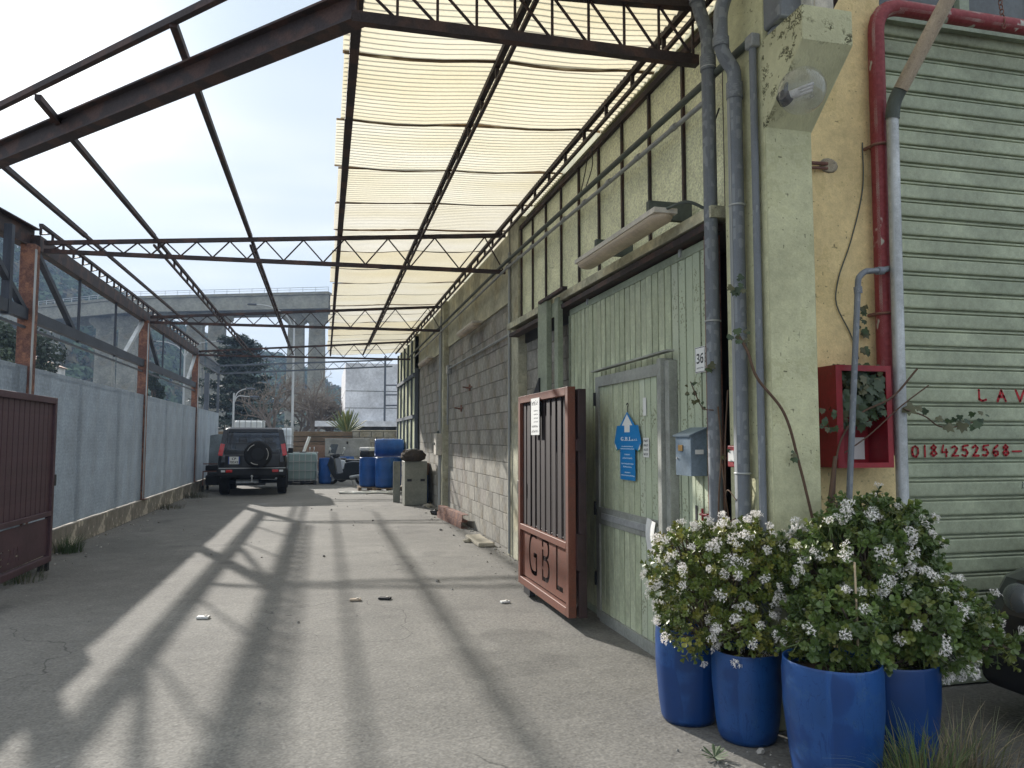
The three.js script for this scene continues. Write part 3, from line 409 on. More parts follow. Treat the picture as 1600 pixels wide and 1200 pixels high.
  { // front truss with upright and slanting bars
    const t = new THREE.Group(); t.name = 'roof_truss'; c.add(t); const zf = -4.68, y0 = (x) => 4.2, y1 = (x) => topY(x) + 0.05, x0 = 0.12, x1 = 2.46;
    part('top_chord', wuv(bar(V(x0, y1(x0), zf), V(x1, y1(x1), zf), 0.06, 0.07), 1), M.darkSteel, t); part('bottom_chord', [wuv(bar(V(x0, y0(x0), zf), V(x1, y0(x1), zf), 0.06, 0.07), 1), wuv(bar(V(x0, y0(x0) + 0.045, zf - 0.02), V(x1, y0(x1) + 0.045, zf - 0.02), 0.02, 0.02), 1)], M.darkSteel, t);
    const n = 9; for (let i = 0; i <= n; i++) { const x = x0 + 0.03 + (x1 - x0 - 0.06) * i / n, xp = x0 + 0.03 + (x1 - x0 - 0.06) * (i + 1) / n; part('web_bar', rod(V(x, y0(x), zf), V(x, y1(x), zf), 0.01, 0.01, 6), M.darkSteel, t); if (i < n) part('web_bar', rod(V(x, y1(x) - 0.02, zf), V(xp, y0(xp) + 0.02, zf), 0.01, 0.01, 6), M.darkSteel, t); }
  }
  // purlins: lattice strips
  function purlin(x, z0, z1, lattice, sz = 0.04, hang = 0.12) {
    const y = topY(x) + 0.06; const o = part('purlin', [wuv(bar(V(x, y, z0), V(x, y, z1), sz, sz), 1)], M.darkSteel, c);
    if (lattice) { const g = [bar(V(x, y - hang, z0), V(x, y - hang, z1), 0.028, 0.028)]; const n = Math.round(Math.abs(z1 - z0) / 0.6); for (let i = 0; i < n; i++) { const z = z0 + (z1 - z0) * (i + 0.5) / n; g.push(bar(V(x, y, z), V(x, y - hang, z), 0.022, 0.03, V(1, 0, 0))); } part('lattice', g.map((q) => wuv(q, 1)), M.darkSteel, o); }
    return o;
  }
  const frontZ = (x) => -8.84 + (x + 4.3) / 5.5 * 5.76;
  for (const [x, lat] of [[-3.12, 0], [-2.28, 1], [-1.04, 1]]) { const zf = x === -3.12 ? -8.2 : frontZ(x); purlin(x, zf, -11.1, false, 0.05); for (const [a, b] of [[-11.1, -17.5], [-17.5, -24.0]]) purlin(x, a, b, lat); purlin(x, -24.0, -26.6, false, 0.035); }
  purlin(0.17, -0.6, -11, false, 0.07); purlin(0.17, -11, -17.4, false, 0.06); purlin(0.17, -17.4, -24, false, 0.05); purlin(0.17, -24, -27.2, false, 0.05);
  for (const x of [1.28, 2.42]) { purlin(x, -0.6, -10.85, true, 0.045, 0.13); purlin(x, -10.85, -17.2, true, 0.045, 0.13); purlin(x, -17.2, -23.6, true, 0.045, 0.13); purlin(x, -23.6, -27.2, false, 0.045); }
  // corrugated sheets; lap every 1.26 m
  const sheetW = 1.3, pitch = 1.26, wave = 0.076, amp = 0.012;
  function sheetGeo(k) {
    const nz = Math.round(sheetW / wave * 6), nx = 10, x0 = 0.08, x1 = 2.6, pos = [], uv = [], idx = []; const f = rng(900 + k), sag = rr(0.006, 0.034, f), edge = rr(0, 6, f);
    for (let i = 0; i <= nx; i++) for (let j = 0; j <= nz; j++) { const x = x0 + (x1 - x0) * i / nx, v = j / nz, z = -v * sheetW; const y = Math.sin(z / wave * Math.PI * 2) * amp + 0.012 * (v - 0.5) - sag * Math.sin(Math.PI * ((x - 0.17) % 1.11) / 1.11) * (0.4 + 0.6 * v) + 0.006 * Math.sin(x * 3 + edge); pos.push(x, y, z); uv.push((x + k * 0.61) / 3.2, v); }
    for (let i = 0; i < nx; i++) for (let j = 0; j < nz; j++) { const a = i * (nz + 1) + j, b = a + nz + 1; idx.push(a, b, a + 1, a + 1, b, b + 1); }
    const g = new THREE.BufferGeometry(); g.setAttribute('position', new THREE.Float32BufferAttribute(pos, 3)); g.setAttribute('uv', new THREE.Float32BufferAttribute(uv, 2)); g.setIndex(idx); g.computeVertexNormals(); return g;
  }
  const gs = [0, 1, 2, 3, 4].map(sheetGeo), slope = 0.058;
  for (let k = 0; k < 21; k++) { const z = -0.68 - k * pitch; const o = part('roof_sheet', gs[(k * 3) % 5], M.sheet[(k * 2 + (k >> 1)) % 3], c); o.position.set(rr(-0.025, 0.03), topY(0) + 0.095 + rr(-0.004, 0.004), z + 0.64 - 0.64); o.rotation.z = slope; }
}

// ---------------------------------------------------------------- fence: low wall, posts, shade net
{
  const lw = thing('low_wall', 'low stained concrete kerb wall under the netted fence', 'wall');
  const zs = [-10.2, -13.33, -15.65, -17.7, -20.05, -22.37, -24.5, -27, -29.6];
  for (let i = 0; i < zs.length - 1; i++) { part('wall_segment', wuv(rbox(FX - 0.12, FX + 0.1, 0, 0.33, zs[i + 1] + 0.008, zs[i] - 0.008, 0.01), 0.7, R()), M.lowWall, lw); }
  const fe = thing('net_fence', 'grey-blue shade net fence on thin posts above the low wall', 'fence');
  const fz = [-8.4, -10.7, -13.33, -15.65, -17.5, -20.05, -22.37, -24.3, -26.2, -27.8, -29.4];
  for (let i = 0; i < fz.length; i++) part('fence_post', wuv(rbox(FX - 0.02, FX + 0.025, 0.0, 2.54, fz[i] - 0.025, fz[i] + 0.025, 0.006)), M.greySteel, fe);
  for (let i = 0; i < fz.length - 1; i++) {
    const L = fz[i] - fz[i + 1] + 0.02, g = new THREE.PlaneGeometry(L, 2.19, 20, 20), p = g.attributes.position, s = R() * 9; for (let k = 0; k < p.count; k++) { const x = p.getX(k), y = p.getY(k); p.setZ(k, 0.03 * fbm3(x * 2.4 + s, y * 0.9, s, 3) * 2 * Math.cos(x / L * Math.PI)); } g.computeVertexNormals(); g.rotateY(Math.PI / 2); g.translate(FX + 0.05, 1.435, (fz[i] + fz[i + 1]) / 2);
    const uv = g.attributes.uv, q = g.attributes.position; for (let k = 0; k < q.count; k++) uv.setXY(k, q.getZ(k) / 1.2, q.getY(k) / 1.2);
    part('net_panel', g, M.net, fe);
  }
  part('top_wire', [rod(V(FX, 2.525, -8.4), V(FX, 2.525, -29.4), 0.012)], M.darkSteel, fe);
}

// ---------------------------------------------------------------- gate leaves
const font = await new FontLoader().loadAsync('fonts/droid/droid_sans_regular.typeface.json');
function cutPanel(w, h, t, text, size, tx, ty, sx = 0.8, adv = 0) { // plate in the xy plane with letters cut out, bridges left in
  const out = new THREE.Shape(); out.moveTo(0, 0); out.lineTo(w, 0); out.lineTo(w, h); out.lineTo(0, h); out.closePath(); const islands = [];
  let cx = tx; for (const ch of text) { const shs = font.generateShapes(ch, size); let mx = 0; for (const s of shs) { const q = s.getPoints(6).map((p) => new THREE.Vector2(cx + p.x * sx, ty + p.y)); for (const p of q) mx = Math.max(mx, p.x); if (!THREE.ShapeUtils.isClockWise(q)) q.reverse(); out.holes.push(new THREE.Path(q)); for (const hh of s.holes) { const r = hh.getPoints(6).map((p) => new THREE.Vector2(cx + p.x * sx, ty + p.y)); islands.push(new THREE.Shape(r)); } } cx = adv ? cx + adv : (mx || cx + size * 0.3) + size * 0.22; }
  const gs = [new THREE.ExtrudeGeometry(out, { depth: t, bevelEnabled: false })];
  for (const s of islands) { gs.push(new THREE.ExtrudeGeometry(s, { depth: t, bevelEnabled: false })); const b = new THREE.Box2().setFromPoints(s.getPoints(6)); const my = (b.min.y + b.max.y) / 2; gs.push(box(b.min.x - size * 0.3, b.min.x + 0.01, my - 0.012, my + 0.012, 0.0005, t - 0.0005)); }
  return join(gs.map((g) => wuv(flat(g), 1)));
}
// leaf built with x along its length, y up, thickness z
function gateLeaf(parent, L, H, m, mPanel, mBar, text, textAt, bars, size = 0.3, adv = 0, sx = 0.8, barHalf = 0.056) {
  const f = 0.075, d = 0.07;
  part('stile', wuv(rbox(0, f, 0.1, H, -d / 2, d / 2, 0.006)), m, parent); part('stile', wuv(rbox(L - f, L, 0.1, H, -d / 2, d / 2, 0.006)), m, parent);
  part('rail', wuv(rbox(f, L - f, H - f, H, -d / 2, d / 2, 0.006)), m, parent); part('rail', wuv(rbox(f, L - f, 0.1, 0.1 + f, -d / 2, d / 2, 0.006)), m, parent); part('rail', wuv(rbox(f, L - f, 0.66, 0.66 + 0.06, -d / 2, d / 2, 0.006)), m, parent);
  const g = wuv(rbox(-barHalf, barHalf, 0.72, H - f, -0.006, 0.006, 0.004, 1)); const n = bars; for (let i = 0; i < n; i++) { const o = part('gate_bar', g, mBar, parent); o.position.x = f + (L - 2 * f) * (i + 0.5) / n; }
  const p = part('lower_panel', cutPanel(L - 2 * f - 0.02, 0.44, 0.006, text, size, textAt, 0.06, sx, adv), mPanel, parent); p.position.set(f + 0.01, 0.195, -0.003);
}
{
  const g = thing('gate_leaf', 'brown steel gate leaf with cut-out initials folded against the green door', 'gate', [2.05, 0, -7.97], -Math.PI / 2);
  g.rotation.y = -Math.PI / 2;
  gateLeaf(g, 1.72, 2.05, M.gateRed, M.gateRed, M.gateBar, 'GBL', 0.2, 9, 0.42, 0.46, 0.95);
  part('wheel_bracket', wuv(rbox(0.2, 0.45, 0.03, 0.1, -0.03, 0.03, 0.005)), M.black, g);
  part('latch', [wuv(rbox(-0.06, 0, 1.02, 1.16, -0.03, 0.03, 0.006))], M.black, g);
  const notice = canvasMat(256, 340, (c, w, h) => { const f = rng(8); c.fillStyle = '#e4e4e0'; c.fillRect(0, 0, w, h); c.strokeStyle = '#1d2026'; c.lineWidth = 9; scribble(c, 24, 22, 190, 46, f); c.lineWidth = 3; for (let k = 0; k < 4; k++) scribble(c, 90, 110 + k * 34, 130, 14, f); c.lineWidth = 5; scribble(c, 30, 250, 180, 22, f); scribble(c, 20, 292, 200, 26, f); });
  { const q = flat(new THREE.BoxGeometry(0.3, 0.36, 0.004)); q.rotateY(-Math.PI / 2); q.translate(2.005, 1.82, -7.25); single('gate_notice', q, notice, 'white printed notice tied to the brown gate bars', 'notice'); }
  const b = thing('folded_gate_leaf', 'dark brown gate leaf folded behind the one with initials', 'gate', [2.14, 0, -7.97], -Math.PI / 2);
  gateLeaf(b, 1.74, 2.03, M.gateDark, M.gateDark, M.gateBar, '', 0.2, 11, 0.3, 0, 0.8, 0.079);
  part('hinge_plate', wuv(box(1.72, 1.77, 0.5, 0.8, 0.0, 0.06)), M.gateDark, b); part('hinge_plate', wuv(box(1.72, 1.77, 1.5, 1.6, 0.0, 0.06)), M.gateDark, b);
  const l = thing('gate_leaf', 'plum brown steel gate leaf standing open beside the netted fence', 'gate', [-3.27, 0, -8.06], Math.PI / 2);
  gateLeaf(l, 2.6, 2.11, M.gatePlum, M.gatePlum, M.gatePlum, 'DE 2/A', 0.87, 16, 0.16, 0, 0.8, 0.067);
  part('latch', [rbox(2.6, 2.67, 1.02, 1.16, -0.035, 0.035, 0.006)], M.black, l); part('wheel_bracket', [rbox(2.48, 2.55, 0.0, 0.1, -0.03, 0.03, 0.004), rbox(2.32, 2.38, 0.02, 0.1, -0.03, 0.03, 0.004)], M.black, l);
}
// green steel column standing behind the folded gate
{
  const s = thing('steel_column', 'green steel column with short arm behind the brown gate', 'column');
  part('shaft', [wuv(rbox(2.3, 2.36, 0, 3.12, -8.2, -7.86, 0.006)), wuv(rbox(2.34, 2.4, 0, 3.08, -7.7, -7.58, 0.006)), wuv(box(2.36, 2.38, 2.9, 3.05, -8.0, -7.6))], M.greenSteel, s);
  part('arm', [wuv(bar(V(2.3, 3.1, -8.1), V(2.3, 3.1, -7.2), 0.05, 0.03))], M.darkSteel, s);
  part('gusset', wuv(new THREE.ExtrudeGeometry(new THREE.Shape([new THREE.Vector2(0, 0), new THREE.Vector2(0.3, 0), new THREE.Vector2(0.3, 0.22)]), { depth: 0.02, bevelEnabled: false }).rotateY(-Math.PI / 2).translate(2.3, 2.05, -8.4)), M.black, s);
}
// ---------------------------------------------------------------- pipes, lamps and boxes on the warehouse
{
  const clip = (x, y, z, r) => new THREE.TorusGeometry(r + 0.003, 0.006, 6, 16).rotateX(Math.PI / 2).translate(x, y, z);
  // two grey drain pipes with offsets at the top
  const a = thing('drain_pipe', 'dark grey drain pipe beside the sliding door', 'pipe');
  part('pipe', wuv(pipe([V(2.33, 5.2, -4.42), V(2.33, 4.45, -4.42), V(2.40, 4.25, -4.42), V(2.40, 4.1, -4.42), V(2.40, 0, -4.42)], 0.044, 16, 0.07), 1.5), M.pvc, a);
  for (const y of [4.02, 2.35, 1.05]) part('pipe_clip', clip(2.40, y, -4.42, 0.044), M.galv, a); part('socket', [rod(V(2.4, 4.0, -4.42), V(2.4, 4.1, -4.42), 0.051, 0.051, 16), rod(V(2.33, 4.45, -4.42), V(2.33, 4.55, -4.42), 0.051, 0.051, 16)], M.pvc, a);
  const b = thing('drain_pipe', 'pale-edged grey drain pipe with double bend on the pillar', 'pipe');
  part('pipe', wuv(pipe([V(2.62, 4.5, -3.72), V(2.37, 4.42, -4.0), V(2.31, 4.22, -4.09), V(2.31, 3.95, -4.09), V(2.39, 3.84, -4.08), V(2.39, 3.74, -4.08), V(2.39, 0, -4.08)], 0.043, 16, 0.07), 1.5), M.pvc, b);
  part('strip', box(2.345, 2.352, 0.2, 3.7, -4.095, -4.065), M.pvcLight, b);
  for (const y of [3.0, 1.4, 0.6]) part('pipe_clip', clip(2.39, y, -4.08, 0.043), M.galv, b); part('socket', [rod(V(2.39, 3.66, -4.08), V(2.39, 3.76, -4.08), 0.05, 0.05, 16), rod(V(2.31, 3.98, -4.09), V(2.31, 4.04, -4.09), 0.05, 0.05, 16)], M.pvc, b);
  const c = thing('conduit_pipe', 'thin grey conduit on the edge of the corner pillar', 'pipe');
  part('pipe', wuv(pipe([V(2.42, 4.0, -3.98), V(2.42, 0, -3.91)].map((v, i) => V(2.42, i ? 0 : 3.92, -3.92)), 0.022, 10), 1.5), M.pvc, c); part('elbow_box', wuv(rbox(2.39, 2.45, 3.9, 3.98, -3.96, -3.88, 0.01)), M.pvcLight, c);
  const d = thing('conduit_pipe', 'white thin conduit between the two drain pipes', 'pipe'); part('pipe', wuv(rod(V(2.43, 0, -4.17), V(2.43, 3.85, -4.17), 0.013, 0.013, 8), 1.5), M.pvcLight, d);
  // long horizontal conduits under the canopy
  const e = thing('wall_conduit', 'dark conduit running along the glazed top of the wall', 'pipe'); part('pipe', wuv(pipe([V(2.43, 3.97, -3.92), V(2.44, 3.98, -4.5), V(2.44, 4.08, -10.4), V(2.44, 4.05, -23)], 0.024, 8), 1.5), M.bracket, e);
  const f = thing('wall_conduit', 'pale conduit below the dark one along the glazing', 'pipe'); part('pipe', wuv(pipe([V(2.45, 3.86, -4.5), V(2.45, 3.99, -10.4), V(2.47, 3.93, -22)], 0.018, 8), 1.5), M.pvcLight, f); for (let k = 0; k < 9; k++) part('coupling', rod(V(2.45, 3.875 + k * 0.0155, -5.0 - k * 0.66), V(2.45, 3.877 + k * 0.0155, -5.07 - k * 0.66), 0.024), M.pvcLight, f);
  const h = thing('wall_conduit', 'pale conduit crossing the block wall to the switch box', 'pipe'); part('pipe', wuv(pipe([V(2.57, 3.1, -10.5), V(2.57, 3.1, -16.3), V(2.57, 1.9, -16.35)], 0.02, 8), 1.5), M.pvcLight, h);
  const i2 = thing('wall_conduit', 'pair of pale vertical conduits on the second column', 'pipe'); part('pipe', [rod(V(2.47, 0.05, -16.85), V(2.47, 3.9, -16.85), 0.022), rod(V(2.47, 0.05, -16.7), V(2.47, 4.3, -16.7), 0.022)], M.pvcLight, i2);
  const i3 = thing('wall_conduit', 'pale vertical conduit on the first column', 'pipe'); part('pipe', [rod(V(2.475, 0.05, -10.28), V(2.475, 4.2, -10.28), 0.02)], M.pvcLight, i3);
  const sb = thing('switch_box', 'pale grey electric box on the second column', 'electric box'); part('case', wuv(rbox(2.36, 2.5, 1.25, 1.72, -16.95, -16.6, 0.02)), M.lampBody, sb); part('knob', rod(V(2.36, 1.5, -16.8), V(2.33, 1.5, -16.8), 0.03), M.bracket, sb); part('cable_gland', rod(V(2.43, 1.72, -16.78), V(2.43, 1.78, -16.78), 0.03), M.bracket, sb);
  const jb = thing('junction_box', 'small pale junction box on the conduit across the block wall', 'electric box'); part('case', rbox(2.53, 2.62, 2.98, 3.18, -16.3, -16.15, 0.01), M.pvcLight, jb); part('cover', rbox(2.522, 2.532, 3.0, 3.16, -16.29, -16.16, 0.004), M.lampBody, jb);
  for (const [y, z] of [[2.55, -14.0], [2.2, -14.9]]) { const q = thing('wall_hook', y > 2.3 ? 'rusty T-shaped hook high on the block wall' : 'rusty rod hook lower on the block wall', 'hook'); part('rod', [rod(V(2.62, y, z), V(2.48, y + 0.01, z), 0.012), rod(V(2.6, y, z - 0.25), V(2.6, y, z + 0.25), 0.012)], M.rust, q); part('plate', box(2.6, 2.62, y - 0.06, y + 0.06, z - 0.04, z + 0.04), M.rust, q); }
  // fluorescent fittings
  function tubeLamp(p, q, w, label) { const t = thing('tube_lamp', label, 'lamp'); const d = q.clone().sub(p), up = V(0, 1, 0); part('housing', wuv(bar(p, q, w, 0.035), 1), M.lampBody, t); const cover = new THREE.CapsuleGeometry(w * 0.48, d.length() - w, 5, 12); cover.scale(1, 1, 0.55); cover.rotateX(Math.PI / 2); cover.rotateY(Math.atan2(d.x, d.z)); cover.rotateX(0); cover.applyQuaternion(new THREE.Quaternion().setFromUnitVectors(V(d.x, 0, d.z).normalize(), d.clone().normalize())); cover.translate((p.x + q.x) / 2, (p.y + q.y) / 2 - 0.03, (p.z + q.z) / 2); part('diffuser', wuv(cover, 1), M.lampCover, t); return t; }
  const l1 = tubeLamp(V(2.16, 3.12, -6.22), V(2.2, 3.13, -4.66), 0.17, 'long tube lamp with yellowed cover over the sliding door');
  part('bracket', wuv(box(2.2, 2.53, 3.15, 3.28, -4.98, -4.93)), M.bracket, l1); part('bracket', wuv(box(2.2, 2.53, 3.15, 3.28, -6.06, -6.01)), M.bracket, l1); part('cable', curveTube([V(2.2, 3.14, -4.68), V(2.3, 3.16, -4.55), V(2.42, 3.1, -4.5), V(2.48, 3.06, -4.46)], 0.011, 16), M.bracket, l1);
  tubeLamp(V(2.46, 3.56, -14.1), V(2.46, 3.56, -12.5), 0.17, 'tube lamp on the block wall between the two columns');
  tubeLamp(V(2.46, 3.56, -20.2), V(2.46, 3.56, -18.3), 0.17, 'tube lamp on the block wall beyond the second column');
  const cab = thing('loose_cable', 'thin black cable dangling over the cast glass', 'cable'); part('cable', curveTube([V(2.52, 3.8, -4.5), V(2.5, 3.6, -4.62), V(2.5, 3.35, -4.66), V(2.5, 3.2, -4.6), V(2.49, 3.1, -4.5)], 0.006, 20), M.black, cab);
  const cab2 = thing('loose_cable', 'pair of thin black cables looping from the canopy edge', 'cable'); part('cable', [curveTube([V(2.45, 4.38, -6.9), V(2.46, 4.2, -7.05), V(2.44, 4.05, -7.1)], 0.005, 12), curveTube([V(2.45, 4.4, -6.8), V(2.46, 4.22, -6.82), V(2.44, 4.05, -6.95)], 0.005, 12)], M.black, cab2);
  // globe lamp under the corbel
  const gl = thing('globe_lamp', 'clear glass globe lamp with spiral bulb under the corbel', 'lamp');
  const glass = phys(S2L(244, 244, 246), { roughness: 0.05, transmission: 0.93, thickness: 0, ior: 1.5, clearcoat: 0.6, clearcoatRoughness: 0.05 });
  part('globe', new THREE.SphereGeometry(0.128, 36, 24).translate(2.52, 3.51, -3.6), glass, gl);
  const cap = new THREE.CylinderGeometry(0.036, 0.044, 0.05, 20); cap.rotateZ(Math.PI / 2.6); cap.rotateY(0.4); cap.translate(2.45, 3.49, -3.66); part('socket', cap, M.black, gl);
  part('bulb', [rod(V(2.47, 3.495, -3.645), V(2.51, 3.507, -3.615), 0.026, 0.026, 12), ...[-0.017, 0, 0.017].map((k) => rod(V(2.5, 3.505 + k, -3.62 + k * 0.3), V(2.57, 3.525 + k, -3.57 + k * 0.3), 0.0085, 0.0085, 8))], M.white, gl);
  part('arm', [rod(V(2.46, 3.49, -3.665), V(2.475, 3.61, -3.67), 0.011)], M.bracket, gl);
  const ab = thing('alarm_box', 'small red and white call point on the pale green pillar', 'call point'); part('case', rbox(2.4, 2.45, 1.43, 1.56, -4.27, -4.17, 0.006), M.hydrant, ab); part('face', rbox(2.395, 2.4, 1.465, 1.53, -4.255, -4.185, 0.002), M.paper, ab);
  const tb = thing('junction_box', 'white junction box standing on top of the corbel', 'electric box'); part('case', rbox(2.6, 2.74, 3.95, 4.2, -3.72, -3.6, 0.01), M.white, tb); part('cover', rbox(2.61, 2.73, 3.96, 4.19, -3.6, -3.59, 0.004), M.lampBody, tb);
  const gd = thing('gutter_outlet', 'blue-grey gutter outlet over the corner pillar', 'gutter'); part('box', wuv(rbox(2.46, 2.62, 3.98, 4.5, -3.9, -3.7, 0.02)), M.pvc, gd); part('spout', wuv(rod(V(2.54, 3.98, -3.8), V(2.5, 3.93, -3.84), 0.05, 0.04, 14)), M.pvc, gd);
  const sa = thing('steel_bracket', 'dark steel angle bracket above the corbel', 'bracket'); part('strut', [wuv(bar(V(2.79, 4.02, -3.8), V(2.79, 4.35, -3.3), 0.035, 0.035)), wuv(bar(V(2.79, 4.02, -3.8), V(2.79, 4.5, -3.8), 0.035, 0.035))], M.darkSteel, sa);
  const br = thing('broken_bracket', 'broken metal bracket with a patch of bare mortar on the yellow wall', 'bracket'); part('stub', [rod(V(2.76, 3.31, -4.1), V(3.05, 3.33, -4.12), 0.012), rod(V(2.76, 3.28, -4.1), V(3.05, 3.3, -4.12), 0.01)], M.rust, br); part('mortar_patch', wuv(new THREE.IcosahedronGeometry(0.07, 1).scale(1, 0.7, 0.18).translate(3.08, 3.33, -4.148)), M.concrete, br);
  // red standpipe and galvanised downpipe
  const rp = thing('standpipe', 'chipped red fire water pipe bending over the shutter', 'pipe');
  part('pipe', wuv(pipe([V(3.39, 1.5, -4.08), V(3.41, 4.4, -4.08), V(7.0, 4.4, -4.08)], 0.05, 16, 0.2), 0.6), M.redPipe, rp);
  part('pipe_clip', [new THREE.TorusGeometry(0.056, 0.009, 6, 18).rotateX(Math.PI / 2).translate(3.405, 3.46, -4.08), rod(V(3.36, 3.46, -4.09), V(3.35, 3.46, -4.15), 0.012)], M.rust, rp); part('pipe_clip', [new THREE.TorusGeometry(0.056, 0.009, 6, 18).rotateX(Math.PI / 2).translate(3.398, 2.38, -4.08), rod(V(3.35, 2.38, -4.09), V(3.34, 2.38, -4.15), 0.012)], M.rust, rp);
  part('chain', Array.from({ length: 9 }, (_, k) => new THREE.TorusGeometry(0.02, 0.004, 5, 10).scale(0.7, 1, 1).rotateY(k % 2 ? 1.57 : 0).translate(4.35 + k * 0.004, 4.62 - k * 0.032, -4.04)), M.rust, rp);
  const dp = thing('downpipe', 'galvanised downpipe with a slanting beige upper length', 'pipe');
  part('pipe', wuv(pipe([V(3.39, 0.3, -3.98), V(3.425, 3.62, -3.98)], 0.036, 16), 1), M.galv, dp); part('elbow', wuv(pipe([V(3.425, 3.6, -3.98), V(3.428, 3.7, -3.97), V(3.46, 3.8, -3.92)], 0.042, 16, 0.06), 1), M.bracket, dp); part('slanting_pipe', wuv(rod(V(3.45, 3.77, -3.93), V(3.74, 4.72, -3.42), 0.044, 0.044, 16), 1), M.beige, dp);
  const hp = thing('water_pipe', 'thin grey water pipe bending down in front of the red box', 'pipe'); part('pipe', wuv(pipe([V(3.4, 2.66, -4.03), V(3.3, 2.63, -3.97), V(3.12, 2.6, -3.9), V(3.06, 2.55, -3.88), V(2.88, 0.4, -3.88)], 0.018, 10, 0.05), 2), M.pvc, hp); part('elbow', rod(V(3.31, 2.63, -3.975), V(3.25, 2.62, -3.95), 0.025), M.pvc, hp); part('elbow', rod(V(3.06, 2.46, -3.882), V(3.055, 2.5, -3.88), 0.024), M.pvc, hp);
  const cr = thing('loose_cable', 'thin wire hanging down the yellow wall', 'cable'); part('cable', curveTube([V(3.33, 3.5, -4.14), V(3.32, 3.2, -4.14), V(3.22, 2.85, -4.14), V(3.12, 2.6, -4.14), V(3.1, 2.45, -4.14), V(3.2, 2.25, -4.14), V(3.25, 2.1, -4.14)], 0.004, 40), M.bracket, cr);
  // red hydrant box, open
  const hb = thing('hydrant_box', 'open red fire hose box on the yellow wall', 'hydrant box');
  const x0 = 2.94, x1 = 3.31, y0 = 1.43, y1 = 2.04, zb = -4.145, zf = -3.95, t = 0.012;
  part('case', [box(x0, x0 + t, y0, y1, zb, zf), box(x1 - t, x1, y0, y1, zb, zf), box(x0 + t, x1 - t, y0, y0 + t, zb, zf), box(x0 + t, x1 - t, y1 - t, y1, zb, zf), box(x0 + t, x1 - t, y0 + t, y1 - t, zb, zb + 0.008)].map((g) => wuv(g, 1)), M.hydrant, hb);
  part('rim', [box(x0 - 0.006, x0 + 0.035, y0, y1, zf, zf + 0.008), box(x1 - 0.03, x1 + 0.006, y0, y1, zf, zf + 0.008), box(x0 + 0.035, x1 - 0.03, y0, y0 + 0.03, zf, zf + 0.008), box(x0 + 0.035, x1 - 0.03, y1 - 0.035, y1, zf, zf + 0.008)].map((g) => wuv(g, 1)), M.hydrant, hb);
  single('paper_note', box(3.18, 3.265, 1.475, 1.61, zb + 0.01, zb + 0.013), M.paper, 'white paper stuck inside the red fire hose box', 'paper');
}

// ---------------------------------------------------------------- plants
function leafGeo(l, w, cup = 0.12) { // obovate leaf along +y, base at origin, lying in the xy plane, facing +z
  const prof = [[0, 0.12], [0.35, 0.6], [0.68, 1], [0.9, 0.72]], pos = [], idx = []; for (const [t, k] of prof) { pos.push(-k * w / 2, t * l, cup * k * w, 0, t * l, 0, k * w / 2, t * l, cup * k * w); } pos.push(0, l, 0.02 * l); const n = prof.length; for (let i = 0; i < n - 1; i++) { const a = i * 3; idx.push(a, a + 1, a + 3, a + 1, a + 4, a + 3, a + 1, a + 2, a + 4, a + 2, a + 5, a + 4); } const b = (n - 1) * 3; idx.push(b, b + 1, b + 3, b + 1, b + 2, b + 3);
  const g = new THREE.BufferGeometry(); g.setAttribute('position', new THREE.Float32BufferAttribute(pos, 3)); g.setIndex(idx); g.computeVertexNormals(); return g;
}
function coloured(list, mats) { return list; }
// a soup builder: writes many transformed copies of small geometries with a colour each
class Soup { constructor() { this.p = []; this.n = []; this.c = []; }
  add(g, m4, col) { const q = g.index ? g.toNonIndexed() : g, p = q.attributes.position, n = q.attributes.normal, nm = new THREE.Matrix3().getNormalMatrix(m4), v = V(0, 0, 0); for (let i = 0; i < p.count; i++) { v.fromBufferAttribute(p, i).applyMatrix4(m4); this.p.push(v.x, v.y, v.z); v.fromBufferAttribute(n, i).applyMatrix3(nm).normalize(); this.n.push(v.x, v.y, v.z); this.c.push(col.r, col.g, col.b); } }
  geo() { const g = new THREE.BufferGeometry(); g.setAttribute('position', new THREE.Float32BufferAttribute(this.p, 3)); g.setAttribute('normal', new THREE.Float32BufferAttribute(this.n, 3)); g.setAttribute('color', new THREE.Float32BufferAttribute(this.c, 3)); return g; } }
M.leaf = phys(null, { vertexColors: true, roughness: 0.42, transmission: 0.4, thickness: 0 });
M.flower = phys(S2L(254, 250, 246), { roughness: 0.8, transmission: 0.4, thickness: 0 });
M.leafMatte = phys(null, { vertexColors: true, roughness: 0.75, transmission: 0.2, thickness: 0 });
const up = V(0, 1, 0);
const jitterDir = (d, s, f) => d.clone().add(V(rr(-s, s, f), rr(-s, s, f), rr(-s, s, f))).normalize();
function placeM(pos, dir, roll, s) { const q = new THREE.Quaternion().setFromUnitVectors(V(0, 0, 1), dir); const q2 = new THREE.Quaternion().setFromAxisAngle(V(0, 0, 1), roll); return new THREE.Matrix4().compose(pos, q.multiply(q2), V(s, s, s)); }
// jade rosette facing +z
const rosette = (() => { const out = []; const l = leafGeo(0.04, 0.027, 0.12); for (let k = 0; k < 8; k++) { const g = l.clone(), ring = k < 3 ? 0 : 1; g.rotateX(ring ? rr(0.25, 0.75) : rr(0.9, 1.25)); g.rotateZ(k * 2.4 + rr(-0.3, 0.3)); g.translate(0, 0, ring ? rr(-0.012, 0) : 0.01); out.push(flat(g)); } const st = new THREE.CylinderGeometry(0.003, 0.005, 0.08, 5, 1, true).rotateX(Math.PI / 2).translate(0, 0, -0.04); out.push(flat(st)); return mergeGeometries(out); })();
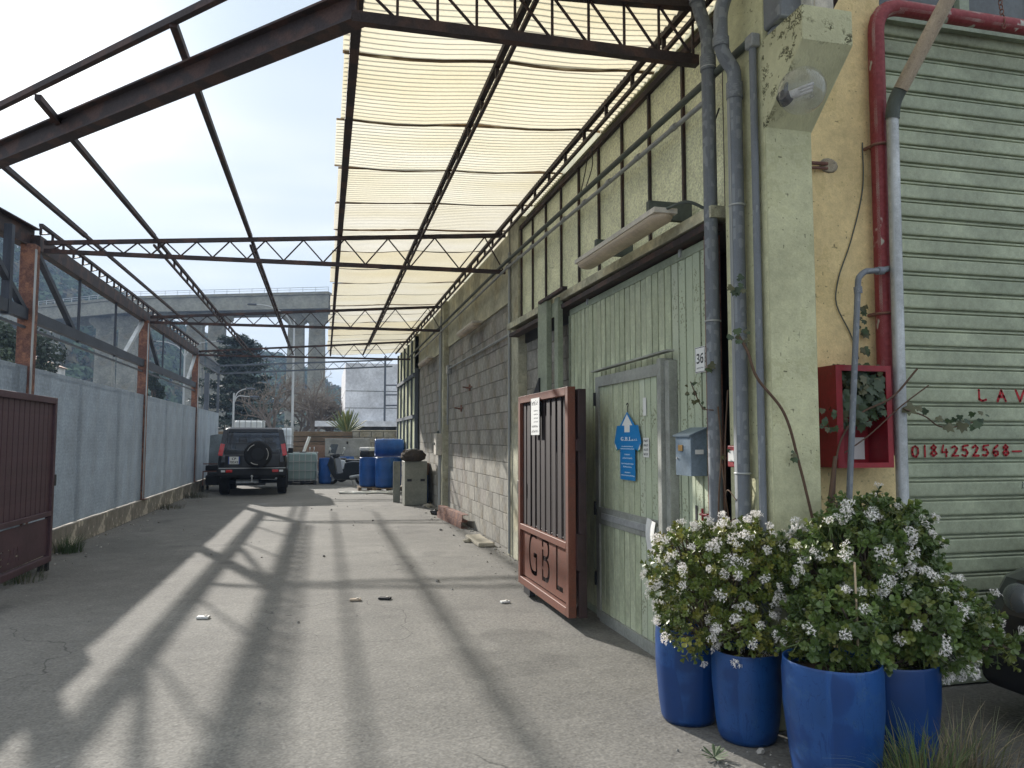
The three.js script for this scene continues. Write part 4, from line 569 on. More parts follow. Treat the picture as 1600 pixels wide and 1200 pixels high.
// flower head: a loose dome of small five-pointed stars facing +z
const clusters = [0, 1, 2, 3].map((q) => { const f = rng(300 + q), out = [], petal = (() => { const g = new THREE.BufferGeometry(); g.setAttribute('position', new THREE.Float32BufferAttribute([0, 0, 0, 0.0026, 0.0055, 0.001, 0, 0.0135, 0.003, -0.0026, 0.0055, 0.001], 3)); g.setIndex([0, 1, 2, 0, 2, 3]); g.computeVertexNormals(); return flat(g); })();
  const n = 11 + q * 3; for (let i = 0; i < n; i++) { const t = (i + 0.5) / n, th = Math.acos(1 - t * 0.9), ph = i * 2.4 + f(), dir = V(Math.sin(th) * Math.cos(ph), Math.sin(th) * Math.sin(ph), Math.cos(th)), pos = dir.clone().multiplyScalar(rr(0.02, 0.034, f)); pos.x *= rr(1.1, 1.5, f); for (let k = 0; k < 5; k++) { const g = petal.clone(); g.rotateX(0.3); g.rotateZ(k * 1.2566 + i); g.applyMatrix4(placeM(pos, jitterDir(dir, 0.4, f), f() * 6, rr(0.8, 1.15, f))); out.push(g); } const s = flat(new THREE.OctahedronGeometry(0.003, 0)); s.translate(pos.x, pos.y, pos.z); out.push(s); const pd = flat(rod(V(0, 0, -0.02), pos, 0.0012, 0.001, 3)); out.push(pd); } return mergeGeometries(out); });
function jadeBush(name, label, group, lobes, nRos, nFl, seed, o = {}) {
  const f = rng(seed), t = thing(name, label, 'plant', [0, 0, 0], 0, group), s = new Soup(), green = o.green ?? [[0.14, 0.21, 0.055], [0.165, 0.245, 0.06], [0.11, 0.17, 0.05], [0.23, 0.27, 0.065]], flAt = [];
  const vol = lobes.map((l) => l.r[0] * l.r[1] * l.r[2]), tot = vol.reduce((a, b) => a + b, 0);
  const inside = (p, skip) => lobes.some((l, i) => i !== skip && ((p.x - l.c[0]) / l.r[0]) ** 2 + ((p.y - l.c[1]) / l.r[1]) ** 2 + ((p.z - l.c[2]) / l.r[2]) ** 2 < 0.62);
  const pick = () => { let k = f() * tot; for (let i = 0; i < lobes.length; i++) { k -= vol[i]; if (k < 0) return i; } return 0; };
  let made = 0, guard = 0; while (made < nRos && guard++ < nRos * 6) { const i = pick(), l = lobes[i]; const d = V(rr(-1, 1, f), rr(-0.75, 1, f), rr(-1, 1, f)); if (d.lengthSq() > 1 || d.lengthSq() < 0.02) continue; d.normalize(); const bump = 1 + 0.38 * perlin.noise(d.x * 3 + seed, d.y * 3, d.z * 3), rad = (f() < 0.8 ? rr(0.82, 1.02, f) : rr(0.45, 0.85, f)) * bump; const p = V(l.c[0] + d.x * l.r[0] * rad, l.c[1] + d.y * l.r[1] * rad, l.c[2] + d.z * l.r[2] * rad); if (p.y < 0.3 || inside(p, i)) continue; const dir = jitterDir(V(d.x / l.r[0], d.y / l.r[1] + 1.2, d.z / l.r[2]).normalize(), 0.45, f); const yel = l.yellow ?? 0; const g0 = green[Math.floor(f() * 4)], k = rr(0.75, 1.25, f); const col = f() < yel ? new THREE.Color().setRGB(0.30 * k, 0.27 * k, 0.03) : new THREE.Color().setRGB(g0[0] * k, g0[1] * k, g0[2] * k); s.add(rosette, placeM(p, dir, f() * 6, rr(o.s?.[0] ?? 0.75, o.s?.[1] ?? 1.2, f)), col); made++; if (rad > 0.8 && f() < (l.fl ?? 1)) flAt.push([p, dir, d]); }
  stuff(part('leaves', s.geo(), M.leaf, t));
  // stems
  const sg = []; for (const l of lobes) for (let k = 0; k < 14; k++) { const b = V(o.base[0] + rr(-0.06, 0.06, f), o.base[1], o.base[2] + rr(-0.06, 0.06, f)), e = V(l.c[0] + rr(-0.6, 0.6, f) * l.r[0], l.c[1] + rr(-0.1, 0.7, f) * l.r[1], l.c[2] + rr(-0.6, 0.6, f) * l.r[2]), mid = b.clone().lerp(e, 0.5).add(V(rr(-0.05, 0.05, f), 0.03, rr(-0.05, 0.05, f))); sg.push(new THREE.TubeGeometry(new THREE.QuadraticBezierCurve3(b, mid, e), 6, 0.0055, 5)); }
  part('stems', sg, M.bark, t);
  // flower heads at the tips; heads gather on some twigs
  for (let k = flAt.length - 1; k > 0; k--) { const j = Math.floor(f() * (k + 1)); [flAt[k], flAt[j]] = [flAt[j], flAt[k]]; }
  let n = 0; for (const [p, dir, d] of flAt) { if (n >= nFl) break; if (perlin.noise(p.x * 7 + seed, p.y * 7, p.z * 7) < -0.08) continue; const fd = jitterDir(dir.clone().add(d), 0.3, f), c = part('flower_cluster', clusters[n % 4], M.flower, t); placeM(p.clone().addScaledVector(fd, 0.035), fd, f() * 6, rr(0.62, 1.05, f)).decompose(c.position, c.quaternion, c.scale); n++; }
  return t;
}
// blue planters cut from drums
function planter(x, z, r, h, label, tilt = 0) {
  const t = thing('blue_planter', label, 'planter', [x, 0, z], tilt, 'blue plastic planters under the flowering jade');
  const pr = [[r * 0.5, 0], [r * 0.78, 0.004], [r * 0.84, 0.03], [r * 0.9, h * 0.2], [r * 1.0, h * 0.62], [r * 1.01, h * 0.9], [r * 0.985, h - 0.012], [r * 0.99, h], [r * 0.955, h], [r * 0.95, h - 0.03], [r * 0.96, h * 0.7]];
  const g = new THREE.LatheGeometry(pr.map((p) => new THREE.Vector2(...p)), 40); const p = g.attributes.position; for (let i = 0; i < p.count; i++) { const a = Math.atan2(p.getZ(i), p.getX(i)), y = p.getY(i), k = 1 + 0.018 * Math.sin(a * 3 + x * 9) * (y / h) + 0.02 * perlin.noise(a * 1.5, y * 4, x * 5); p.setX(i, p.getX(i) * k); p.setZ(i, p.getZ(i) * k); } g.computeVertexNormals();
  part('tub', wuv(g, 1.1, R(), R()), M.blue, t); part('soil', new THREE.CylinderGeometry(r * 0.95, r * 0.93, 0.03, 28).translate(0, h * 0.86, 0), M.soil, t); return t;
}
planter(2.06, -4.16, 0.185, 0.53, 'blue plastic drum planter standing next to the green door');
planter(2.24, -3.83, 0.185, 0.47, 'scuffed blue drum planter between the one by the door and the widest one');
planter(2.36, -3.26, 0.225, 0.56, 'widest blue drum planter standing in front of the corner pillar');
planter(2.80, -3.38, 0.205, 0.5, 'blue drum planter with dry grass at its foot');
jadeBush('jade_plant', 'jade bush crowded with white flower heads beside the green door', 'flowering jade bushes', [{ c: [2.12, 0.83, -4.12], r: [0.27, 0.27, 0.28] }, { c: [2.3, 0.88, -3.9], r: [0.26, 0.26, 0.25], fl: 1 }, { c: [2.02, 0.62, -4.02], r: [0.18, 0.2, 0.22] }, { c: [2.1, 0.97, -4.3], r: [0.13, 0.1, 0.13], yellow: 0.85, fl: 0.15 }, { c: [2.2, 0.58, -3.75], r: [0.16, 0.12, 0.15] }, { c: [1.97, 0.52, -3.95], r: [0.12, 0.12, 0.14] }], 1200, 205, 71, { base: [2.15, 0.45, -4.0], s: [0.5, 0.85], green: [[0.17, 0.22, 0.045], [0.2, 0.26, 0.05], [0.13, 0.18, 0.04], [0.3, 0.3, 0.06]] });
jadeBush('jade_plant', 'dark jade bush with scattered white flower heads in front of the shutter', 'flowering jade bushes', [{ c: [2.5, 0.66, -3.38], r: [0.26, 0.2, 0.24], fl: 0.25 }, { c: [2.72, 0.92, -3.55], r: [0.32, 0.3, 0.24], fl: 0.8 }, { c: [2.98, 0.98, -3.62], r: [0.26, 0.3, 0.22], fl: 0.7 }, { c: [2.95, 0.68, -3.4], r: [0.3, 0.25, 0.26], fl: 0.8 }, { c: [3.22, 0.66, -3.42], r: [0.2, 0.18, 0.2], fl: 0.8 }, { c: [2.82, 1.2, -3.7], r: [0.14, 0.1, 0.12], fl: 0.1 }, { c: [2.5, 0.92, -3.68], r: [0.15, 0.18, 0.14], fl: 0.8 }, { c: [3.34, 0.55, -3.3], r: [0.13, 0.1, 0.12], fl: 0.9 }], 1800, 190, 72, { s: [0.65, 1.1], base: [2.75, 0.45, -3.45] });
// grass tuft and dry weeds at the planters' foot
function tuft(name, label, x, z, n, h, spread, cols, seed, cat = 'grass') {
  const f = rng(seed), s = new Soup(); for (let i = 0; i < n; i++) { const a = f() * 6.28, rad = Math.sqrt(f()) * spread, L = h * rr(0.45, 1.15, f), lean = rr(0.25, 1.5, f), da = a + rr(-0.7, 0.7, f), w = rr(0.0024, 0.0052, f), pos = [], idx = []; const k = 5; for (let j = 0; j <= k; j++) { const t = j / k, bend = lean * t * t * L * 0.7; const px = Math.cos(a) * rad + Math.cos(da) * bend, pz = Math.sin(a) * rad + Math.sin(da) * bend, py = L * t * (1 - 0.28 * lean * t), ww = w * (1 - t * 0.9); pos.push(px - Math.sin(da) * ww, py, pz + Math.cos(da) * ww, px + Math.sin(da) * ww, py, pz - Math.cos(da) * ww); if (j < k) { const b = j * 2; idx.push(b, b + 1, b + 2, b + 1, b + 3, b + 2); } } const g = new THREE.BufferGeometry(); g.setAttribute('position', new THREE.Float32BufferAttribute(pos, 3)); g.setIndex(idx); g.computeVertexNormals(); const c = cols[Math.floor(f() * cols.length)], q = rr(0.7, 1.3, f); s.add(g, new THREE.Matrix4(), new THREE.Color().setRGB(c[0] * q, c[1] * q, c[2] * q)); }
  const o = part(numbered(name), s.geo(), M.leafMatte, scene); o.position.set(x, 0, z); o.userData = { label, category: cat, kind: 'stuff' }; return o;
}
tuft('grass_tuft', 'long green grass at the foot of the blue planters', 2.6, -3.02, 300, 0.36, 0.16, [[0.09, 0.15, 0.04], [0.12, 0.18, 0.05], [0.22, 0.2, 0.09]], 91);
tuft('dry_grass', 'dry straw-coloured weeds beside the blue planters', 2.9, -3.1, 240, 0.36, 0.24, [[0.34, 0.28, 0.17], [0.24, 0.19, 0.12], [0.14, 0.15, 0.07]], 92);
tuft('weed_tuft', 'green weeds growing at the end of the low wall', -3.5, -12.2, 260, 0.3, 0.2, [[0.05, 0.09, 0.03], [0.07, 0.11, 0.035]], 93);
tuft('weed_tuft', 'weeds under the plum gate leaf', -3.35, -9.9, 240, 0.2, 0.3, [[0.06, 0.09, 0.035], [0.12, 0.12, 0.07]], 94);
tuft('weed_tuft', 'grey dry weeds against the middle of the low wall', -3.45, -19.2, 220, 0.22, 0.35, [[0.1, 0.1, 0.06], [0.14, 0.12, 0.08]], 95);
tuft('weed_tuft', 'low weeds against the low wall near the parked car', -3.4, -22.6, 220, 0.3, 0.35, [[0.08, 0.09, 0.05], [0.13, 0.12, 0.08]], 96);
tuft('weed_tuft', 'sparse weeds by the steel channels at the block wall', 2.45, -16.6, 120, 0.16, 0.15, [[0.1, 0.1, 0.06], [0.14, 0.12, 0.08]], 98);
{ // flat rosette weed on the asphalt
  const f = rng(97), s = new Soup(), l = leafGeo(0.075, 0.018, 0.2); for (let k = 0; k < 16; k++) { const m = new THREE.Matrix4().makeRotationY(k * 2.4).multiply(new THREE.Matrix4().makeRotationX(rr(-1.45, -0.9, f) + Math.PI)).multiply(new THREE.Matrix4().makeScale(1, rr(0.7, 1.15, f), 1)); const e = new THREE.Matrix4().makeRotationY(k * 2.4).multiply(new THREE.Matrix4().makeRotationX(rr(0.9, 1.4, f))); e.setPosition(0, 0.01, 0); s.add(l, e, new THREE.Color().setRGB(0.09, 0.13, 0.06)); }
  const o = part('weed_rosette', s.geo(), M.leafMatte, scene); o.position.set(1.93, 0, -3.62); o.userData = { label: 'small flat weed sprouting from the asphalt in front of the planters', category: 'weed' };
}
// ivy: climbing stems with single leaves
const ivyLeaf = (() => { const sh = new THREE.Shape([[0, 0], [0.35, -0.12], [0.62, 0.12], [0.42, 0.38], [0.5, 0.7], [0.22, 0.66], [0, 1.05], [-0.22, 0.66], [-0.5, 0.7], [-0.42, 0.38], [-0.62, 0.12], [-0.35, -0.12]].map(([a, b]) => new THREE.Vector2(a * 0.05, b * 0.05))); const g = new THREE.ShapeGeometry(sh, 1); const p = g.attributes.position; for (let i = 0; i < p.count; i++) p.setZ(i, -Math.abs(p.getX(i)) * 0.35); g.computeVertexNormals(); return flat(g); })();
M.ivy = [[0.035, 0.06, 0.025], [0.05, 0.085, 0.03], [0.09, 0.09, 0.035]].map((c) => phys(new THREE.Color().setRGB(...c), { roughness: 0.5, transmission: 0.15, thickness: 0 }));
M.stem = mat(S2L(92, 72, 58), { roughness: 0.95 });
function ivy(label, stems, leaves, seed, cat = 'climbing plant') { const t = thing('ivy', label, cat, [0, 0, 0], 0, 'ivy stems on the warehouse'), f = rng(seed); for (const [pts, r] of stems) part('stem', curveTube(pts.map((p) => V(...p)), r, pts.length * 8, 6), M.stem, t); for (const [x, y, z, s] of leaves) { const o = part('leaf', ivyLeaf, M.ivy[Math.floor(f() * 3)], t); placeM(V(x, y, z), jitterDir(V(-0.25, 0.15, 1), 0.45, f), Math.PI + rr(-0.9, 0.9, f), s * rr(1.05, 1.5, f)).decompose(o.position, o.quaternion, o.scale); } return t; }
{
  const f = rng(44), around = (x, y, z, n, s, sz = 1) => Array.from({ length: n }, () => [x + rr(-s, s, f), y + rr(-s, s, f), z + rr(-s * 0.4, s * 0.4, f), sz * rr(0.6, 1.1, f)]);
  ivy('bare ivy stem slanting up the corner pillar to the drain pipe', [[[[2.72, 0.9, -3.8], [2.68, 1.1, -3.82], [2.6, 1.45, -3.83], [2.5, 1.75, -3.82], [2.36, 1.95, -3.86], [2.33, 2.1, -3.9], [2.3, 2.2, -3.95]], 0.008], [[[2.66, 0.5, -3.78], [2.7, 0.85, -3.8], [2.78, 1.25, -3.82], [2.84, 1.5, -3.84]], 0.012], [[[2.8, 0.5, -3.85], [2.83, 1.0, -3.88], [2.9, 1.5, -3.92]], 0.009]], [[2.55, 1.1, -3.78, 1.6], ...around(2.53, 1.52, -3.8, 3, 0.03, 0.6), ...around(2.3, 2.18, -3.93, 9, 0.05, 0.6), ...around(2.3, 2.5, -3.95, 10, 0.05, 0.65)], 61);
  ivy('ivy twig with small leaves over the letter box', [[[[2.36, 1.78, -4.36], [2.36, 1.8, -4.5], [2.36, 1.9, -4.6], [2.37, 1.98, -4.68]], 0.004], [[[2.35, 0.6, -4.3], [2.34, 1.2, -4.28], [2.36, 1.55, -4.27], [2.37, 1.8, -4.32]], 0.006]], [...around(2.34, 1.94, -4.62, 7, 0.05, 0.55), ...around(2.34, 1.84, -4.52, 4, 0.04, 0.5), [2.34, 2.07, -4.36, 0.9], [2.34, 2.05, -4.38, 0.8]], 62);
  ivy('dark ivy filling the open red fire hose box', [[[[2.85, 1.3, -3.9], [2.95, 1.6, -3.93], [3.1, 1.75, -3.95], [3.3, 1.85, -3.92], [3.45, 2.02, -3.88]], 0.006], [[[2.95, 1.5, -3.95], [3.15, 1.62, -3.95], [3.35, 1.8, -3.9], [3.5, 1.92, -3.85]], 0.004]], [...around(3.1, 1.92, -4.03, 55, 0.13, 1.1), ...around(3.18, 1.85, -3.98, 50, 0.11, 1.0), ...around(3.06, 1.78, -3.98, 28, 0.1, 0.9), ...around(3.2, 1.97, -3.96, 20, 0.08, 1.0), ...around(2.86, 1.72, -3.93, 9, 0.06, 0.7), ...around(3.24, 2.32, -4.1, 5, 0.05, 0.7), ...around(3.24, 2.14, -4.08, 3, 0.03, 0.9), ...around(3.28, 2.42, -4.1, 4, 0.03, 0.6)], 63);
  ivy('ivy runner reaching across the green shutter', [[[[3.36, 1.78, -3.9], [3.55, 1.74, -3.95], [3.75, 1.68, -4.05], [3.95, 1.68, -4.12], [4.15, 1.72, -4.15]], 0.005]], [[3.4, 1.8, -3.92, 1.0], [3.5, 1.8, -3.94, 0.6], [3.58, 1.78, -3.96, 0.7], [3.7, 1.74, -4.0, 0.7], [3.78, 1.69, -4.02, 1.1], [3.8, 1.72, -4.02, 0.55], [3.86, 1.73, -4.04, 0.55], [3.95, 1.7, -4.07, 1.15], [3.93, 1.75, -4.07, 0.7], [4.02, 1.72, -4.1, 0.8], [4.06, 1.68, -4.1, 0.7], [4.1, 1.71, -4.1, 0.75], [4.06, 1.77, -4.1, 0.6], [4.14, 1.78, -4.12, 0.5], [4.2, 1.76, -4.13, 0.45], [4.14, 1.73, -4.12, 0.7]], 64);
  ivy('tangle of thin bare ivy stems between the two drain pipes', [[[[2.37, 0.4, -4.26], [2.35, 0.8, -4.24], [2.38, 1.2, -4.27], [2.36, 1.6, -4.22], [2.4, 1.9, -4.25]], 0.005], [[[2.4, 0.5, -4.22], [2.42, 0.95, -4.27], [2.36, 1.3, -4.24], [2.38, 1.45, -4.3]], 0.004], [[[2.36, 0.9, -4.25], [2.3, 1.1, -4.1], [2.28, 1.15, -3.98]], 0.004], [[[2.36, 1.1, -4.25], [2.31, 1.3, -4.12], [2.3, 1.25, -4.0]], 0.0035], [[[2.38, 0.7, -4.24], [2.3, 0.85, -4.05], [2.27, 1.0, -3.95]], 0.004]], [...around(2.33, 1.08, -4.2, 4, 0.06, 0.6), ...around(2.35, 1.5, -4.24, 3, 0.05, 0.5), ...around(2.36, 0.85, -4.22, 5, 0.07, 0.6)], 65);
  single('garden_cane', rod(V(2.52, 0.45, -3.28), V(2.53, 1.0, -3.3), 0.006, 0.005, 6), mat(S2L(190, 170, 140), { roughness: 0.9 }), 'thin pale cane stuck in the widest blue planter', 'cane');
}
// ---------------------------------------------------------------- parked off-road car
M.carPaint = phys(S2L(8, 11, 20), { roughness: 0.28, clearcoat: 0.3, clearcoatRoughness: 0.08 });
M.carGlass = phys(S2L(130, 142, 156), { roughness: 0.05, metalness: 0, transmission: 0.92, thickness: 0 });
M.redLens = phys(S2L(190, 24, 22), { roughness: 0.2, clearcoat: 0.6 });
M.clearLens = phys(S2L(210, 214, 216), { roughness: 0.12, clearcoat: 0.8 });
M.plastic = mat(S2L(26, 28, 32), { roughness: 0.75 });
// taper: a box whose top is narrower; sections along y [y, halfWidth, z0, z1]
function loftBox(sections, r = 0.06) { const pos = [], idx = [], K = 8; const ring = (y, hw, z0, z1) => { const q = Math.min(r, hw * 0.4), pts = []; for (const [sx, sz] of [[1, 1], [-1, 1], [-1, -1], [1, -1]]) { const cx = sx * (hw - q), cz = (sz > 0 ? z1 - q : z0 + q), a0 = Math.atan2(sz, sx) - Math.PI / 4; for (let k = 0; k <= 3; k++) { const a = a0 + (k / 3) * Math.PI / 2; pts.push([cx + Math.cos(a) * q, y, cz + Math.sin(a) * q]); } } return pts; }; const rings = sections.map((s) => ring(...s)), n = rings[0].length; for (const rg of rings) for (const p of rg) pos.push(...p); for (let i = 0; i < rings.length - 1; i++) for (let k = 0; k < n; k++) { const a = i * n + k, b = i * n + (k + 1) % n; idx.push(a, a + n, b, b, a + n, b + n); } const cap = (i, flip) => { const c = pos.length / 3; const s = sections[i]; pos.push(0, s[0], (s[2] + s[3]) / 2); for (let k = 0; k < n; k++) { const a = i * n + k, b = i * n + (k + 1) % n; flip ? idx.push(c, a, b) : idx.push(c, b, a); } }; cap(0, true); cap(rings.length - 1, false); const g = new THREE.BufferGeometry(); g.setAttribute('position', new THREE.Float32BufferAttribute(pos, 3)); g.setIndex(idx); const f = g.toNonIndexed(); f.computeVertexNormals(); return f; }
function wheel(parent, x, y, z, r, w, name = 'wheel') { const g = new THREE.Group(); g.name = name; g.position.set(x, y, z); parent.add(g); const t = new THREE.LatheGeometry([[r * 0.6, -w / 2], [r * 0.9, -w / 2], [r * 0.98, -w * 0.42], [r, -w * 0.3], [r, w * 0.3], [r * 0.98, w * 0.42], [r * 0.9, w / 2], [r * 0.6, w / 2]].map((p) => new THREE.Vector2(...p)), 30).rotateZ(Math.PI / 2); part('tyre', t, M.rubber, g); part('rim', [new THREE.CylinderGeometry(r * 0.61, r * 0.61, w * 0.6, 24).rotateZ(Math.PI / 2), ...Array.from({ length: 5 }, (_, k) => box(-w * 0.36, w * 0.36, 0, r * 0.55, -0.03, 0.03).rotateX(k * 1.2566))], M.galv, g); return g; }
{ // rear at local z = 0, car runs toward -z
  const c = thing('off_road_car', 'black off-road estate car with a spare wheel on its tailgate', 'car', [-1.95, 0, -23.0], 0.03);
  part('body', [loftBox([[0.5, 0.86, -4.45, -0.08], [0.62, 0.92, -4.55, -0.03], [0.95, 0.94, -4.6, -0.01], [1.1, 0.93, -4.58, -0.02], [1.16, 0.9, -4.5, -0.05]], 0.1)], M.carPaint, c);
  // cabin: pillars and roof as separate pieces round dark glass
  const cab = [[1.14, 0.89, -3.05, -0.05], [1.5, 0.84, -2.85, -0.09], [1.82, 0.76, -2.55, -0.16]];
  part('cabin_glass', loftBox(cab.map(([y, w, a, b]) => [y, w - 0.012, a + 0.01, b - 0.012]), 0.05), M.carGlass, c);
  part('cabin_interior', [box(-0.7, 0.7, 1.0, 1.3, -2.6, -0.3), ...[-0.38, 0.38].flatMap((x) => [rbox(x - 0.22, x + 0.22, 1.2, 1.5, -1.6, -1.45, 0.04), rbox(x - 0.12, x + 0.12, 1.5, 1.66, -1.58, -1.48, 0.03)])], M.plastic, c);
  part('roof', [loftBox([[1.8, 0.785, -2.6, -0.14], [1.88, 0.77, -2.5, -0.2], [1.93, 0.7, -2.3, -0.3]], 0.08)], M.carPaint, c);
  part('roof_rail', [rbox(-0.74, -0.7, 1.9, 1.95, -2.2, -0.35, 0.01)], M.galv, c); part('roof_rail', [rbox(0.7, 0.74, 1.9, 1.95, -2.2, -0.35, 0.01)], M.galv, c);
  for (const s of [-1, 1]) { part('rear_pillar', [bar(V(s * 0.86, 1.14, -0.1), V(s * 0.745, 1.85, -0.2), 0.13, 0.14, V(0, 0, 1)), bar(V(s * 0.86, 1.14, -1.2), V(s * 0.75, 1.84, -1.15), 0.06, 0.12, V(0, 0, 1)), bar(V(s * 0.87, 1.14, -3.0), V(s * 0.75, 1.84, -2.5), 0.06, 0.1, V(0, 0, 1))], M.carPaint, c);
    part('tail_light', [bar(V(s * 0.875, 1.13, -0.045), V(s * 0.815, 1.46, -0.09), 0.12, 0.07, V(0, 0, 1))], M.redLens, c); part('bumper_light', rbox(s * 0.62 - 0.09, s * 0.62 + 0.09, 0.66, 0.74, -0.02, 0.075, 0.015), M.redLens, c); part('bumper_corner_light', rbox(s * 0.78 - 0.06, s * 0.78 + 0.06, 0.665, 0.735, -0.02, 0.073, 0.015), M.clearLens, c);
    part('mirror', [rbox(s * 1.0 - 0.08, s * 1.0 + 0.08, 1.15, 1.32, -2.95, -2.8, 0.03), box(Math.min(s * 0.86, s * 0.95), Math.max(s * 0.86, s * 0.95), 1.16, 1.2, -2.9, -2.84)], M.plastic, c); part('mud_flap', box(s * 0.78 - 0.12, s * 0.78 + 0.12, 0.22, 0.5, -0.45, -0.43), M.rubber, c);
    wheel(c, s * 0.8, 0.38, -0.85, 0.38, 0.26); wheel(c, s * 0.8, 0.38, -3.5, 0.38, 0.26); }
  part('tailgate', [rbox(-0.74, 0.74, 0.8, 1.16, -0.06, 0.012, 0.03)], M.carPaint, c); part('window_rim', [bar(V(-0.74, 1.2, -0.05), V(0.74, 1.2, -0.05), 0.02, 0.1), bar(V(-0.66, 1.84, -0.15), V(0.66, 1.84, -0.15), 0.05, 0.09)], M.carPaint, c);
  part('bumper', [rbox(-0.95, 0.95, 0.55, 0.78, -0.3, 0.07, 0.05)], M.plastic, c); part('bumper_step', rbox(-0.9, 0.9, 0.765, 0.79, -0.1, 0.05, 0.01), M.galv, c);
  const sp = new THREE.Group(); sp.name = 'spare_wheel'; sp.position.set(0.14, 1.17, 0.14); c.add(sp); part('cover', new THREE.LatheGeometry([[0.0, 0.1], [0.2, 0.105], [0.3, 0.1], [0.345, 0.09], [0.375, 0.05], [0.38, -0.08], [0.33, -0.12]].map((p) => new THREE.Vector2(...p)), 36).rotateX(Math.PI / 2), M.rubber, sp); part('hub', new THREE.CylinderGeometry(0.17, 0.2, 0.03, 24).rotateX(Math.PI / 2).translate(0, 0, 0.1), M.plastic, sp);
  part('tyre_lettering', [new THREE.TorusGeometry(0.285, 0.008, 5, 14, 0.9).rotateZ(1.9), new THREE.TorusGeometry(0.285, 0.008, 5, 18, 1.2).rotateZ(-0.55), new THREE.TorusGeometry(0.285, 0.01, 5, 14, 0.7).rotateZ(4.05)].map((g) => g.translate(0, 0, 0.102)), M.white, sp);
  const pm = canvasMat(256, 192, (g, w, h) => { g.fillStyle = '#dcdcd6'; g.fillRect(0, 0, w, h); g.fillStyle = '#2a4a9a'; g.fillRect(0, 0, 22, h); g.fillRect(w - 22, 0, 22, h); g.fillStyle = '#15171c'; g.font = 'bold 84px sans-serif'; g.textAlign = 'center'; g.fillText('CP', w / 2, 84); g.fillText('785XE', w / 2, 174, 200); });
  const pl = flat(new THREE.BoxGeometry(0.3, 0.21, 0.012)); pl.translate(-0.5, 1.0, 0.022); part('number_plate', pl, pm, c); part('plate_recess', rbox(-0.7, -0.28, 0.86, 1.14, 0.0, 0.014, 0.01), M.plastic, c);
  part('tow_hitch', [rod(V(0.0, 0.42, -0.1), V(0.0, 0.42, 0.2), 0.03), new THREE.SphereGeometry(0.035, 14, 10).translate(0, 0.56, 0.2), rod(V(0, 0.42, 0.2), V(0, 0.54, 0.2), 0.018)], M.galv, c); part('rear_axle', [rod(V(-0.7, 0.36, -0.85), V(0.7, 0.36, -0.85), 0.05), box(-0.45, 0.35, 0.3, 0.34, -0.4, 0.05), box(-0.6, 0.6, 0.45, 0.55, -4.2, -0.3)], M.plastic, c); part('silencer', [rod(V(-0.45, 0.36, -0.3), V(0.15, 0.36, -0.3), 0.09, 0.09, 14)], M.galv, c);
}
// ---------------------------------------------------------------- drums, containers, scooters, clutter at the end of the yard
const drumG = new THREE.LatheGeometry([[0.0, 0], [0.25, 0], [0.275, 0.02], [0.285, 0.08], [0.29, 0.3], [0.298, 0.31], [0.298, 0.34], [0.29, 0.35], [0.29, 0.62], [0.298, 0.63], [0.298, 0.66], [0.29, 0.67], [0.285, 0.84], [0.27, 0.88], [0.278, 0.885], [0.278, 0.905], [0.25, 0.905], [0.245, 0.885], [0.0, 0.882]].map((p) => new THREE.Vector2(...p)), 36);
wuv(drumG, 1.2);
function drum(x, y, z, label, o = {}) { const t = thing('blue_drum', label, 'drum', [x, y, z], o.turn ?? 0, 'blue plastic drums at the end of the yard'); part('barrel', drumG, M.blueDrum, t); part('bung', [rod(V(0.15, 0.882, 0), V(0.15, 0.905, 0), 0.035), rod(V(-0.15, 0.882, 0), V(-0.15, 0.905, 0), 0.025)], M.black, t); if (o.paper) part('label', new THREE.CylinderGeometry(0.3, 0.3, 0.16, 8, 1, true, -0.3, 0.5).translate(0, 0.5, 0), M.paper, t); if (o.tip) t.rotation.set(...o.tip); return t; }
function pallet(x, z, label, w = 0.9) { const t = thing('pallet', label, 'pallet', [x, 0, z]); for (let k = 0; k < 5; k++) part('board', wuv(box(-w / 2, w / 2, 0.1, 0.12, -0.4 + k * 0.18, -0.28 + k * 0.18), 1, R()), mat(S2L(150, 130, 104), { map: T.concrete }), t); for (const q of [-w / 2 + 0.05, 0, w / 2 - 0.05]) part('bearer', wuv(box(q - 0.05, q + 0.05, 0.0, 0.1, -0.4, 0.44)), mat(S2L(128, 110, 90), { map: T.concrete }), t); }
pallet(1.4, -24.6, 'weathered wooden pallet under a single blue drum', 0.7); pallet(1.95, -23.9, 'wooden pallet with torn white film under two blue drums', 1.0);
drum(1.38, 0.125, -24.55, 'blue drum on the narrow pallet beside the scooter'); drum(1.83, 0.125, -23.92, 'blue drum on the film-covered pallet in front of the others'); drum(2.12, 0.125, -24.55, 'blue drum with white paper label at the framed panels', { paper: true, turn: -0.5 });
drum(2.15, 1.03 + 0.12, -24.9, 'blue drum lying on its side on top of the others', { tip: [0, 0, Math.PI / 2] }).position.set(2.5, 1.32, -25.0);
drum(0.12, 0.02, -28.4, 'blue drum standing on its own in front of the scooters'); drum(0.9, 0.0, -31.2, 'blue drum against the far wall under the grey hood');
single('plastic_film', [0, 1, 2, 3].map((k) => { const g = new THREE.IcosahedronGeometry(1, 2); const p = g.attributes.position; for (let i = 0; i < p.count; i++) { const n = 1 + 0.5 * perlin.noise(p.getX(i) * 2.3 + k, p.getY(i) * 2, p.getZ(i) * 3); p.setXYZ(i, p.getX(i) * n, p.getY(i) * n, p.getZ(i) * n); } g.computeVertexNormals(); g.scale(0.5, 0.05, 0.1); g.translate(0.9 + k * 0.3, 0.03, -23.2 + (k % 2) * 0.12); return g; }), mat(S2L(224, 222, 214), { roughness: 0.5 }), 'crumpled white plastic film on the ground by the drums', 'film');
